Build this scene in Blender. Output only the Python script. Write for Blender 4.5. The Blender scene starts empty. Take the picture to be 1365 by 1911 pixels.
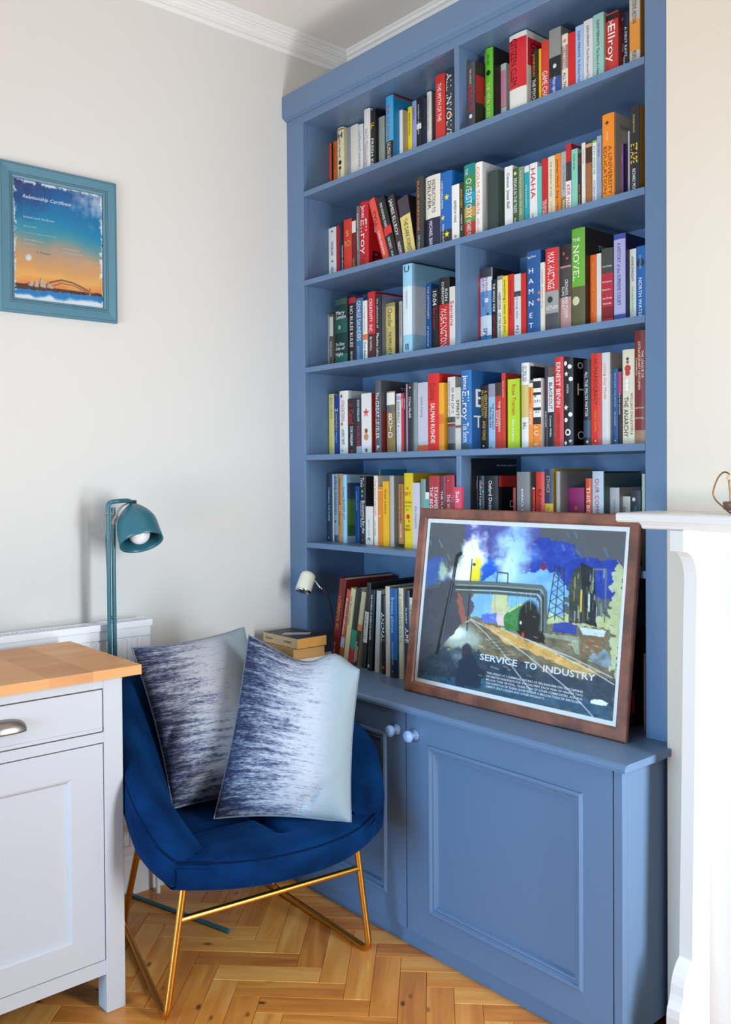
import bpy, bmesh, math, random
import numpy as np
from mathutils import Vector, Matrix
random.seed(7); np.random.seed(7)
scene = bpy.context.scene
C = scene.collection

# ------------------------------------------------------------------ camera
CF, CCY = 1699.98, 914.21            # focal length and principal row, in pixels of a 1365 x 1911 frame
PITCH, YAW, ROLL = 0.0162, 0.8594, -0.0070
CP = np.array([2.689, -1.9534, 1.3298])
FW = np.array([-math.sin(YAW)*math.cos(PITCH), math.cos(YAW)*math.cos(PITCH), -math.sin(PITCH)])
_r = np.array([math.cos(YAW), math.sin(YAW), 0.0]); _u = np.cross(_r, FW)
RT = _r*math.cos(ROLL)+_u*math.sin(ROLL); UP = -_r*math.sin(ROLL)+_u*math.cos(ROLL)
cam_data = bpy.data.cameras.new('camera'); cam = bpy.data.objects.new('camera', cam_data); C.objects.link(cam)
cam_data.sensor_fit = 'HORIZONTAL'; cam_data.sensor_width = 36.0
cam_data.lens = 36.0*CF/1365.0; cam_data.shift_y = -(955.5-CCY)/1365.0
cam_data.clip_start = 0.02
mw = Matrix.Identity(4)
for i in range(3):
    mw[i][0] = RT[i]; mw[i][1] = UP[i]; mw[i][2] = -FW[i]; mw[i][3] = CP[i]
cam.matrix_world = mw
scene.camera = cam

# ------------------------------------------------------------------ world, daylight, exposure
scene.view_settings.view_transform = 'Standard'; scene.view_settings.look = 'None'
scene.view_settings.gamma = 1.0; scene.view_settings.use_curve_mapping = False
scene.view_settings.exposure = -0.07
w = bpy.data.worlds.new('world'); scene.world = w; w.use_nodes = True
w.node_tree.nodes['Background'].inputs[0].default_value = (1.0, 0.955, 0.905, 1)
w.node_tree.nodes['Background'].inputs[1].default_value = 0.25

def area(name, loc, target, sx, sy, power, col, spread=180):
    d = bpy.data.lights.new(name, 'AREA'); d.shape = 'RECTANGLE'; d.size = sx; d.size_y = sy
    d.energy = power; d.color = col; d.spread = math.radians(spread)
    o = bpy.data.objects.new(name, d); C.objects.link(o); o.location = loc
    o.rotation_euler = (Vector(target)-Vector(loc)).to_track_quat('-Z', 'Y').to_euler()
    return o
# daylight from the bay window in the wall opposite the picture wall
area('window_daylight', (2.85, -0.29, 1.1), (0.0, -0.45, 0.9), 0.36, 1.5, 59, (0.85, 0.93, 1.0))
area('rear_fill', (1.3, -4.4, 1.0), (1.1, 0.0, 0.35), 1.8, 1.7, 34, (0.44, 0.77, 1.10), 80)  # unseen blue fill added behind the camera to light the cupboard doors
# unseen upward fill, added to brighten the ceiling and upper bookcase
area('ceiling_fill', (1.8, -3.4, 0.4), (0.55, 0.2, 3.2), 1.6, 0.6, 14, (1.0, 0.88, 0.77), 75)

# added warm point light with no fitting, lifts the ceiling and upper shelves
pd = bpy.data.lights.new('warm_fill', 'POINT'); pd.energy = 5; pd.color = (1.0, 0.84, 0.68); pd.shadow_soft_size = .16
po = bpy.data.objects.new('warm_fill', pd); C.objects.link(po); po.location = (2.1, -1.75, 2.3)

# ------------------------------------------------------------------ helpers
def at(px, py, ax, v):               # the point on the plane axis == v that is seen at a pixel
    d = FW + RT*(px-682.5)/CF - UP*(py-CCY)/CF
    t = (v-CP[ax])/d[ax]
    return CP+t*d
def s2l(c): return c/12.92 if c <= 0.04045 else ((c+0.055)/1.055)**2.4
def hexc(h):
    return tuple(s2l(int(h[i:i+2], 16)/255.0) for i in (0, 2, 4))+(1.0,)
MATS = {}
def mat(name, col, rough=0.5, metal=0.0, spec=0.5, build=None):
    if name in MATS: return MATS[name]
    m = bpy.data.materials.new(name); m.use_nodes = True
    b = m.node_tree.nodes['Principled BSDF']
    c = hexc(col) if isinstance(col, str) else col
    b.inputs['Base Color'].default_value = c
    b.inputs['Roughness'].default_value = rough; b.inputs['Metallic'].default_value = metal
    b.inputs['Specular IOR Level'].default_value = spec
    m.diffuse_color = c
    if build: build(m.node_tree, b)
    MATS[name] = m
    return m
def bump_noise(scale, strength, dist=0.001):
    def f(nt, b):
        tc = nt.nodes.new('ShaderNodeTexCoord'); n = nt.nodes.new('ShaderNodeTexNoise'); n.inputs['Scale'].default_value = scale
        n.inputs['Detail'].default_value = 4
        bp = nt.nodes.new('ShaderNodeBump'); bp.inputs['Strength'].default_value = strength; bp.inputs['Distance'].default_value = dist
        nt.links.new(tc.outputs['Object'], n.inputs['Vector']); nt.links.new(n.outputs['Fac'], bp.inputs['Height'])
        nt.links.new(bp.outputs['Normal'], b.inputs['Normal'])
    return f

class MB:
    def __init__(s): s.v = []; s.f = []; s.sm = []
    def add(s, vs, fs, smooth=False):
        o = len(s.v); s.v += [tuple(float(c) for c in q) for q in vs]; s.f += [tuple(i+o for i in q) for q in fs]; s.sm += [smooth]*len(fs); return s
    def box(s, x0, x1, y0, y1, z0, z1):
        return s.add([(x0,y0,z0),(x1,y0,z0),(x1,y1,z0),(x0,y1,z0),(x0,y0,z1),(x1,y0,z1),(x1,y1,z1),(x0,y1,z1)],
                     [(0,3,2,1),(4,5,6,7),(0,1,5,4),(1,2,6,5),(2,3,7,6),(3,0,4,7)])
    def prism(s, prof, axis, a, b, smooth=False):     # closed 2-D profile swept along an axis (0: yz, 1: xz, 2: xy)
        def P(q, t): return {0: (t, q[0], q[1]), 1: (q[0], t, q[1]), 2: (q[0], q[1], t)}[axis]
        n = len(prof); vs = [P(q, a) for q in prof]+[P(q, b) for q in prof]
        s.add(vs, [(i, (i+1) % n, n+(i+1) % n, n+i) for i in range(n)], smooth)
        s.add(vs[:n], [tuple(range(n))]); s.add(vs[n:], [tuple(range(n))])
        return s
    def tube(s, pts, r, seg=10, closed=False, caps=True):
        pts = [np.array(q, float) for q in pts]; n = len(pts); rs = r if isinstance(r, (list, tuple)) else [r]*n
        tang = []
        for i in range(n):
            a = pts[i-1] if (i > 0 or closed) else pts[i]; b = pts[(i+1) % n] if (i < n-1 or closed) else pts[i]
            t = b-a; tang.append(t/np.linalg.norm(t))
        ref = np.array([0, 0, 1.0]) if abs(tang[0][2]) < .9 else np.array([1.0, 0, 0])
        nrm = np.cross(tang[0], ref); nrm /= np.linalg.norm(nrm); vs = []
        for i in range(n):
            nrm = nrm-tang[i]*np.dot(nrm, tang[i]); nrm /= np.linalg.norm(nrm); bi = np.cross(tang[i], nrm)
            for k in range(seg):
                a = 2*math.pi*k/seg; vs.append(pts[i]+rs[i]*(math.cos(a)*nrm+math.sin(a)*bi))
        fs = [(i*seg+k, i*seg+(k+1) % seg, ((i+1) % n)*seg+(k+1) % seg, ((i+1) % n)*seg+k) for i in range(n if closed else n-1) for k in range(seg)]
        s.add(vs, fs, True)
        if caps and not closed:
            s.add(vs[:seg], [tuple(range(seg))]); s.add(vs[-seg:], [tuple(range(seg))])
        return s
    def lathe(s, prof, org, axis, seg=24, smooth=True):   # profile (radius, height along axis)
        a = np.array(axis, float); a /= np.linalg.norm(a); ref = np.array([0, 0, 1.0]) if abs(a[2]) < .9 else np.array([1.0, 0, 0])
        e1 = np.cross(a, ref); e1 /= np.linalg.norm(e1); e2 = np.cross(a, e1); o = np.array(org, float); vs = []
        for (r, h) in prof:
            for k in range(seg):
                t = 2*math.pi*k/seg; vs.append(o+a*h+max(r, 1e-5)*(math.cos(t)*e1+math.sin(t)*e2))
        fs = [(i*seg+k, i*seg+(k+1) % seg, (i+1)*seg+(k+1) % seg, (i+1)*seg+k) for i in range(len(prof)-1) for k in range(seg)]
        return s.add(vs, fs, smooth)
    def grid(s, fn, nu, nv, smooth=True, flip=False):
        vs = [fn(i/nu, j/nv) for j in range(nv+1) for i in range(nu+1)]; w_ = nu+1
        fs = [(j*w_+i, j*w_+i+1, (j+1)*w_+i+1, (j+1)*w_+i) for j in range(nv) for i in range(nu)]
        return s.add(vs, [q[::-1] for q in fs] if flip else fs, smooth)
    def mesh(s, name):
        me = bpy.data.meshes.new(name); me.from_pydata(s.v, [], s.f); me.polygons.foreach_set('use_smooth', s.sm); me.update(); return me
    def build(s, name, m, parent=None, bevel=0, seg=2, recalc=True, weld=False):
        me = s.mesh(name)
        if recalc or weld:
            bm = bmesh.new(); bm.from_mesh(me)
            if weld: bmesh.ops.remove_doubles(bm, verts=bm.verts, dist=1e-5)
            if recalc: bmesh.ops.recalc_face_normals(bm, faces=bm.faces)
            bm.to_mesh(me); bm.free()
        return link(name, me, m, parent, bevel, seg)
def link(name, me, m, parent=None, bevel=0, seg=2):
    o = bpy.data.objects.new(name, me); C.objects.link(o)
    if m is not None and not me.materials: me.materials.append(m)
    if parent is not None:
        o.parent = parent
        if any(abs(x) > 0 for x in tuple(parent.location)+tuple(parent.rotation_euler)) and not parent.get('_local'):
            o.matrix_parent_inverse = parent_matrix(parent).inverted()
    if bevel:
        md = o.modifiers.new('edge', 'BEVEL'); md.width = bevel; md.segments = seg; md.limit_method = 'ANGLE'; md.angle_limit = math.radians(40); md.harden_normals = False
    return o
def parent_matrix(p):
    m = Matrix.Translation(p.location) @ p.rotation_euler.to_matrix().to_4x4()
    return parent_matrix(p.parent) @ p.matrix_parent_inverse @ m if p.parent else m
def tag(o, label, cat, group=None):
    o['label'] = label; o['category'] = cat
    if group: o['group'] = group
    return o
def thing(name, label, cat, loc=(0, 0, 0), group=None):
    o = bpy.data.objects.new(name, None); C.objects.link(o); o.location = loc; o.empty_display_size = .05
    return tag(o, label, cat, group)
def struct(name, mb, m, bevel=0):
    o = mb.build(name, m, None, bevel); o['kind'] = 'structure'; return o
def bx(*a): return MB().box(*a)
def catmull(P, n):
    P = [np.array(q, float) for q in P]; out = []; K = len(P)-1
    for i in range(n+1):
        t = i/n*K; k = min(int(t), K-1); f = t-k
        p0 = P[k-1] if k > 0 else 2*P[0]-P[1]; p1 = P[k]; p2 = P[k+1]; p3 = P[k+2] if k+2 <= K else 2*P[K]-P[K-1]
        out.append(.5*(2*p1+(p2-p0)*f+(2*p0-5*p1+4*p2-p3)*f*f+(3*p1-p0-3*p2+p3)*f**3))
    return out
# lettering: text curves are turned into meshes in one go at the end
TEXTS = []
def lettering(body, colour, parent, frame, width, height, name='lettering', align='LEFT', warp=None, maxratio=1.35, bold=0.0):
    """frame(u, v) -> local point of parent; u runs along the text in metres, v up."""
    TEXTS.append((body, colour, parent, frame, width, height, name, align, warp, maxratio, bold))
def flush_text():
    obs = []
    for t in TEXTS:
        cu = bpy.data.curves.new('t', 'FONT'); cu.body = t[0]; cu.resolution_u = 2; cu.offset = t[10]
        o = bpy.data.objects.new('t', cu); C.objects.link(o); obs.append(o)
    dg = bpy.context.evaluated_depsgraph_get(); dg.update()
    for t, o in zip(TEXTS, obs):
        body, colour, parent, frame, width, height, name, align, warp, mr, bold = t
        me = bpy.data.meshes.new_from_object(o.evaluated_get(dg))
        n = len(me.vertices); co = np.zeros(n*3, np.float32); me.vertices.foreach_get('co', co); co = co.reshape(-1, 3)
        if n:
            lo = co.min(0); hi = co.max(0); w0 = hi[0]-lo[0]; capt = .729 if '\n' not in body else hi[1]-lo[1]
            sy = height/capt; sx = min(width/max(w0, 1e-4), sy*mr)
            off = 0 if align == 'LEFT' else (width-w0*sx)/2
            y0 = 0 if '\n' not in body else lo[1]
            out = np.array([frame(off+(q[0]-lo[0])*sx, (q[1]-y0)*sy) for q in co], np.float32)
            me.vertices.foreach_set('co', out.ravel()); me.materials.clear(); me.name = name
            me.update(); link(name, me, colour, parent)
        cu = o.data; bpy.data.objects.remove(o); bpy.data.curves.remove(cu)
# ------------------------------------------------------------------ materials
plaster = mat('wall_paint', 'd8d5d0', .75, build=bump_noise(60, .08))
cream = mat('shaded_wall_paint', 'd2c6b6', .75, build=bump_noise(60, .08))  # wall paint copy for the chimney breast, shade put into the colour
ceil_m = mat('ceiling_paint', 'e6e1da', .8, build=bump_noise(40, .12))
gloss_white = mat('white_gloss_paint', 'e9e8e6', .35)
blue = mat('blue_cabinet_paint', '5e7898', .38, build=bump_noise(220, .03, .0005))
blue_knob = mat('pale_blue_knob_paint', '86a8d6', .25)
dark_gap = mat('dark_gap', '15181c', .9)

# ------------------------------------------------------------------ room shell
YB = .29; ZC = 2.925
struct('wall_left', bx(-.12, 0, -3.2, YB+.12, 0, ZC+.1), plaster)
struct('wall_back', bx(0, 4.2, YB, YB+.12, 0, ZC+.1), plaster)
struct('ceiling', bx(-.12, 4.2, -3.2, YB+.12, ZC, ZC+.12), ceil_m)
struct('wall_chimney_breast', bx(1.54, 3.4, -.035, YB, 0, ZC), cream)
# cornice: stepped mouldings along the picture wall and the bookcase wall
cor = [(0,2.850),(.006,2.850),(.011,2.854),(.0125,2.861),(.009,2.868),(.008,2.884),(.012,2.889),(.019,2.892),(.021,2.898),(.018,2.903),(.022,2.907),(.031,2.909),(.034,2.914),(.032,2.918),(.040,2.921),(.046,2.926),(0,2.926)]
struct('trim_1', MB().prism([(q[0], q[1]) for q in cor], 1, -3.2, YB-.001), gloss_white)
struct('trim_2', MB().prism([(YB-q[0], q[1]) for q in cor], 0, .001, 1.54), gloss_white)
sk = [(0, 0), (.02, 0), (.02, .118), (.017, .126), (.02, .132), (.02, .186), (.014, .2), (.01, .216), (0, .218)]
struct('baseboard_left', MB().prism(sk, 1, -3.2, -.18), gloss_white)

# ------------------------------------------------------------------ parquet floor
def wood_nodes(c1, c2, c3, scale, knots=True, rough=.3, long_axis=0):
    def f(nt, b):
        N = nt.nodes.new; L = nt.links.new
        tc = N('ShaderNodeTexCoord'); oi = N('ShaderNodeObjectInfo'); mp = N('ShaderNodeMapping')
        sc = [26.0, 26.0, 26.0]; sc[long_axis] = 2.6; mp.inputs['Scale'].default_value = [scale*q for q in sc]
        ad = N('ShaderNodeVectorMath'); ad.operation = 'ADD'
        mul = N('ShaderNodeMath'); mul.operation = 'MULTIPLY'; mul.inputs[1].default_value = 57.0
        L(oi.outputs['Random'], mul.inputs[0]); L(tc.outputs['Object'], mp.inputs['Vector']); L(mp.outputs['Vector'], ad.inputs[0]); L(mul.outputs[0], ad.inputs[1])
        n = N('ShaderNodeTexNoise'); n.inputs['Scale'].default_value = 1.0; n.inputs['Detail'].default_value = 5; n.inputs['Distortion'].default_value = .9
        L(ad.outputs[0], n.inputs['Vector'])
        mix = N('ShaderNodeMath'); mix.operation = 'MULTIPLY_ADD'; mix.inputs[1].default_value = .5; L(oi.outputs['Random'], mix.inputs[0])
        m2 = N('ShaderNodeMath'); m2.operation = 'MULTIPLY_ADD'; m2.inputs[1].default_value = .95; m2.inputs[2].default_value = -.22; L(n.outputs['Fac'], m2.inputs[0]); L(m2.outputs[0], mix.inputs[2])
        r = N('ShaderNodeValToRGB'); e = r.color_ramp.elements; e[0].position = .12; e[0].color = hexc(c1); e[1].position = .85; e[1].color = hexc(c3)
        k = e.new(.5); k.color = hexc(c2); L(mix.outputs[0], r.inputs['Fac'])
        last = r.outputs['Color']
        if knots:
            vo = N('ShaderNodeTexVoronoi'); vo.inputs['Scale'].default_value = 1.0; mp2 = N('ShaderNodeMapping'); s2 = [15.0, 15.0, 15.0]; s2[long_axis] = 7.5; mp2.inputs['Scale'].default_value = s2
            L(tc.outputs['Object'], mp2.inputs['Vector']); a2 = N('ShaderNodeVectorMath'); a2.operation = 'ADD'; L(mp2.outputs['Vector'], a2.inputs[0]); L(mul.outputs[0], a2.inputs[1]); L(a2.outputs[0], vo.inputs['Vector'])
            r2 = N('ShaderNodeValToRGB'); q = r2.color_ramp.elements; q[0].position = .05; q[0].color = hexc('3a2011'); q[1].position = .13; q[1].color = (1, 1, 1, 1); L(vo.outputs['Distance'], r2.inputs['Fac'])
            mm = N('ShaderNodeMix'); mm.data_type = 'RGBA'; mm.blend_type = 'MULTIPLY'; mm.inputs['Factor'].default_value = .85
            L(last, mm.inputs['A']); L(r2.outputs['Color'], mm.inputs['B']); last = mm.outputs['Result']
        L(last, b.inputs['Base Color'])
        bp = N('ShaderNodeBump'); bp.inputs['Strength'].default_value = .08; bp.inputs['Distance'].default_value = .001; L(n.outputs['Fac'], bp.inputs['Height']); L(bp.outputs['Normal'], b.inputs['Normal'])
    return f
parquet = mat('pine_parquet', 'c98a4e', .3, build=wood_nodes('ab612a', 'd68a3c', 'ebae5e', 1.0))
joint = mat('parquet_joint', '5a3519', .8)
floor = struct('floor', bx(-.12, 4.2, -3.2, YB+.12, -.12, -.004), joint)
W_ = .0705; NB = 4; s2 = math.sqrt(.5); bdir = np.array([s2, s2]); adir = np.array([s2, -s2]); ref = np.array([.8601, -.2589])
def lat(px, py): return ref+bdir*(px-(NB+1))*W_+adir*(py-(1-NB))*W_
bm = bmesh.new(); g = .0005; hx, hy = NB*W_/2-g, W_/2-g
me_block = MB().add([(-hx,-hy,-.008),(hx,-hy,-.008),(hx,hy,-.008),(-hx,hy,-.008),(-hx,-hy,-.0009),(hx,-hy,-.0009),(hx,hy,-.0009),(-hx,hy,-.0009),
                     (-hx+.0009,-hy+.0009,0),(hx-.0009,-hy+.0009,0),(hx-.0009,hy-.0009,0),(-hx+.0009,hy-.0009,0)],
                    [(0,1,5,4),(1,2,6,5),(2,3,7,6),(3,0,4,7),(4,5,9,8),(5,6,10,9),(6,7,11,10),(7,4,8,11),(8,9,10,11)]).mesh('parquet_block')
me_block.materials.append(parquet); bm.free()
cells = []
for k in range(-90, 90):
    for m in range(-14, 14):
        for kind in (0, 1):
            if kind == 0: cx, cy, ang = k+m*NB+NB/2, k-m*NB+.5, math.pi/4
            else: cx, cy, ang = k+NB+.5+m*NB, k+1-NB/2-m*NB, -math.pi/4
            p_ = lat(cx, cy)
            if -.02 < p_[0] < 2.6 and -2.0 < p_[1] < .25:
                d = np.array([p_[0], p_[1], 0])-CP; zz = d@FW
                u_ = 682.5+CF*(d@RT)/zz; v_ = CCY-CF*(d@UP)/zz
                cells.append((max(abs(u_-682), abs(v_-955)*.72) if zz > .2 else 9e9, p_, ang))
cells.sort(key=lambda q: q[0])
rest = MB(); cnt = 0
for i, (d_, p_, ang) in enumerate(cells):
    ca, sa = math.cos(ang), math.sin(ang)
    if i < 290:
        o = bpy.data.objects.new('parquet_block', me_block); C.objects.link(o); o.parent = floor
        o.location = (p_[0], p_[1], random.uniform(-.0005, .0004)); o.rotation_euler = (0, 0, ang)
    else:
        rest.add([(p_[0]+x*ca-y*sa, p_[1]+x*sa+y*ca, 0) for x, y in ((-hx,-hy),(hx,-hy),(hx,hy),(-hx,hy))], [(0, 1, 2, 3)])
if rest.v:
    o = rest.build('outer_parquet', parquet, floor); o['kind'] = 'stuff'

# ------------------------------------------------------------------ built-in bookcase (upper part)
ZS = [2.3326, 2.0203, 1.7123, 1.4026, 1.0923]; ZW = .6865; XA, XB, XL, XR = .0968, 1.4612, .0, 1.518
YBK = .272
bc = thing('bookcase', 'tall built-in blue painted bookcase with five shelves filling the alcove', 'bookcase', (.76, .13, ZW))
bx(XL+.001, XA, 0, .02, ZW, 2.61).build('stile', blue, bc, .0015)
bx(XB, XR, 0, .02, ZW, 2.61).build('stile', blue, bc, .0015)
bx(XA-.02, XA-.001, .02, YBK, ZW, 2.604).build('side_panel', blue, bc)
bx(XB+.002, XB+.022, .02, YBK, ZW, 2.604).build('side_panel', blue, bc)
bx(XL+.005, XR, YBK, YBK+.012, ZW, 2.604).build('back_panel', blue, bc)
bx(XL+.001, XR, .021, YBK+.012, 2.575, 2.604).build('top_board', blue, bc)
bx(XA, XB, .0, .0205, 2.575, 2.61).build('top_rail', blue, bc)
MB().prism([(YBK, 2.604), (-.003, 2.604), (-.006, 2.606), (-.016, 2.612), (-.021, 2.618), (-.021, 2.686), (-.018, 2.692), (YBK, 2.692)], 0, .001, XR).build('crown', blue, bc)
SH = .0185
for z in ZS: bx(XA+.0005, XB-.0005, .0, YBK, z-SH, z).build('shelf', blue, bc, .0012)
for z0, z1 in ((ZS[0], 2.575), (ZS[2], ZS[1]-SH), (ZS[4], ZS[3]-SH)):
    bx(.833, .851, .0, YBK, z0, z1).build('divider', blue, bc, .001)

# ------------------------------------------------------------------ base cabinet and worktop
YF = -.205
base = thing('base_cabinet', 'blue painted base cupboard with two panelled doors under the bookcase', 'cupboard', (.76, -.05, 0))
MB().box(.001, 1.5306, YF+.02, .27, .048, .668).build('carcass', blue, base, .001)
MB().box(.001, 1.524, YF+.012, YF+.03, 0, .048).build('plinth', blue, base)
MB().box(1.508, 1.5306, YF, YF+.02, .0, .668).build('end_stile', blue, base, .001)
MB().box(.001, .148, YF, YF+.02, .048, .668).build('end_stile', blue, base, .001)
def panel_door(x0, x1, z0, z1, knob_x):
    d = MB(); sw = .092; xi0, xi1, zi0, zi1 = x0+sw, x1-sw+.008, z0+.078, z1-.078
    y0, y1 = YF-.0005, YF+.0195
    d.box(x0, xi0, y0, y1, z0, z1); d.box(xi1, x1, y0, y1, z0, z1); d.box(xi0, xi1, y0, y1, z0, zi0); d.box(xi0, xi1, y0, y1, zi1, z1)
    o = d.build('door', blue, base)
    bx(xi0-.001, xi1+.001, YF+.008, YF+.016, zi0-.001, zi1+.001).build('panel', blue, o)
    # bolection moulding: mitred profile around the opening
    prof = [(-.004, 0), (-.003, -.006), (.002, -.0085), (.007, -.0075), (.009, -.003), (.012, -.001), (.016, -.003), (.02, -.0015), (.024, .008)]
    mo = MB(); vs = []
    for (a, h) in prof:
        vs += [(xi0+a, YF+h, zi0+a), (xi1-a, YF+h, zi0+a), (xi1-a, YF+h, zi1-a), (xi0+a, YF+h, zi1-a)]
    mo.add(vs, [(i*4+k, i*4+(k+1) % 4, (i+1)*4+(k+1) % 4, (i+1)*4+k) for i in range(len(prof)-1) for k in range(4)])
    mo.build('moulding', blue, o)
    kz = .607
    MB().lathe([(.0, .038), (.008, .0375), (.0145, .034), (.017, .028), (.0145, .021), (.008, .016), (.0065, .012), (.012, .007), (.0155, .003), (.0155, 0), (0, 0)], (knob_x, YF-.0005, kz), (0, -1, 0), 28).build('knob', blue_knob, o)
    return o
panel_door(.151, .8265, .05, .664, .792); panel_door(.830, 1.5055, .05, .664, .866)
nose = [(-.036, .6865), (-.208, .6865), (-.217, .6855), (-.2225, .682), (-.2255, .676), (-.2255, .669), (-.205, .669), (-.036, .669)]
wt = MB().prism(nose, 0, .001, 1.5506)
wt.box(.001, 1.5355, -.036, .272, .669, .6865)
o = wt.build('worktop', blue); tag(o, 'blue painted worktop ledge with rounded nosing below the bookcase', 'worktop')

# ------------------------------------------------------------------ mantelpiece
mantel_white = mat('mantel_paint', 'd2cec9', .4)
mant = thing('mantelpiece', 'white painted fire surround with shaped bracket leg and moulded shelf', 'mantelpiece', (1.9, -.12, 0))
MZ = 1.2418
MB().prism([(-.036, MZ), (-.199, MZ), (-.204, MZ-.003), (-.204, MZ-.016), (-.199, MZ-.02), (-.036, MZ-.02)], 0, 1.515, 3.2).build('mantel_shelf', mantel_white, mant)
MB().prism([(-.036, MZ-.02), (-.176, MZ-.02), (-.174, MZ-.024), (-.168, MZ-.027), (-.166, MZ-.033), (-.16, MZ-.036), (-.036, MZ-.036)], 0, 1.556, 3.15).build('moulding', mantel_white, mant)
pr = [(-.036, MZ-.036), (-.165, MZ-.036), (-.165, 1.160), (-.152, 1.1595), (-.139, 1.155), (-.126, 1.146), (-.116, 1.132), (-.109, 1.112), (-.107, 1.09), (-.109, 1.05), (-.1125, .95), (-.1205, .6), (-.130, .262), (-.141, .255), (-.150, .244), (-.158, .232), (-.164, .215), (-.1675, .195), (-.172, .182), (-.180, .168), (-.183, .15), (-.183, 0), (-.036, 0)]
MB().prism(pr, 0, 1.6252, 1.6559).build('bracket_leg', mantel_white, mant, .002)
MB().prism(pr, 0, 2.96, 2.99).build('bracket_leg', mantel_white, mant, .002)
bx(1.6559, 2.96, -.06, -.036, 1.02, MZ-.036).build('frieze_panel', mantel_white, mant)
bx(1.6559, 1.84, -.055, -.036, 0, 1.02).build('side_slip', mantel_white, mant)
bx(2.78, 2.96, -.055, -.036, 0, 1.02).build('side_slip', mantel_white, mant)
bx(1.84, 2.78, -.045, -.036, 0, 1.02).build('fireplace_back', mat('fireplace_black', '1c1b1a', .7), mant)

# ------------------------------------------------------------------ ornament on the mantel shelf
brass = mat('aged_brass', '8a6238', .35, .8)
orn = thing('ornament', 'small brass wire ornament with cream head and brown wooden dish on mantel', 'ornament', (1.742, -.11, MZ))
cx0 = 1.742
def ornp(px, py): q = at(px, py, 1, -.11); return (q[0], -.11, q[2])
lp = [ornp(*q) for q in ((1363, 886), (1358, 882), (1352, 881), (1345, 886), (1339, 895), (1334, 908), (1331.5, 920), (1334, 929), (1340, 937), (1349, 945), (1358, 953))]
lp = [(q[0], q[1], max(q[2], MZ+.0025)) for q in lp]+[(cx0-.008, -.11, MZ+.0025), (cx0+.008, -.11, MZ+.0025)]
full = lp+[(2*cx0-q[0], q[1], q[2]) for q in reversed(lp[:-2])]
MB().tube(catmull(full, 60), .0018, 8).build('wire_loop', brass, orn)
zb = ornp(1365, 936)[2]
MB().lathe([(0, -.02), (.012, -.0195), (.0215, -.016), (.0225, -.002), (.021, 0), (0, 0)], (cx0, -.11, zb), (0, 0, 1), 28).build('wooden_dish', mat('dark_wood', '6b4a38', .45), orn)
zt = ornp(1365, 897)[2]
MB().tube([(cx0-.008, -.11, zb-.002), (cx0-.009, -.11, (zb+zt)/2), (cx0-.012, -.11, zt+.004)], .002, 8).build('stem', brass, orn)
MB().lathe([(0, 0), (.012, .001), (.0165, .004), (.016, .009), (.011, .013), (0, .0145)], (cx0, -.11, zt), (0, 0, 1), 28).build('cream_head', mat('cream_ceramic', 'e6d3a8', .3), orn)
# ------------------------------------------------------------------ sideboard
sb_paint = mat('sideboard_paint', 'bec0c6', .45)
def oak_build(nt, b):
    wood_nodes('b8742f', 'cf8c46', 'dca25e', .55, False, .4, 1)(nt, b)
oak = mat('oak_top', 'd29a5c', .42, build=oak_build)
SX, SY0, SY1 = .5709, -2.012, -.9353
sb = thing('sideboard', 'pale grey painted sideboard with oak top at the left edge', 'sideboard', (.36, -1.4, 0))
tp = MB()
stave = [(-2.047, -1.85), (-1.85, -1.64), (-1.64, -1.43), (-1.43, -1.29), (-1.29, -1.13), (-1.13, -1.02), (-1.02, -.8925)]
for k, (a, b_) in enumerate(stave):
    t_ = bx(.15, .591, a, b_, .834, .858).build('top_stave', oak, sb)
for (lx0, lx1) in ((SX-.05, SX), (.18, .23)):
    for (ly0, ly1) in ((SY1-.05, SY1), (SY0, SY0+.05)):
        bx(lx0, lx1, ly0, ly1, 0, .834).build('leg', sb_paint, sb, .002)
bx(.19, SX-.03, SY0+.05, SY1-.052, .1, .832).build('carcass', dark_gap, sb)
bx(.2, SX-.006, SY1-.048, SY1-.006, .1, .834).build('side_panel', sb_paint, sb)
yR = SY1-.05
bx(SX-.028, SX-.003, SY0+.05, yR, .809, .834).build('top_rail', sb_paint, sb)
bx(SX-.028, SX-.003, SY0+.05, yR, .675, .7).build('middle_rail', sb_paint, sb)
bx(SX-.028, SX-.003, SY0+.05, yR, .097, .133).build('bottom_rail', sb_paint, sb)
steel = mat('brushed_steel', '9a9490', .32, .9)
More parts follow.
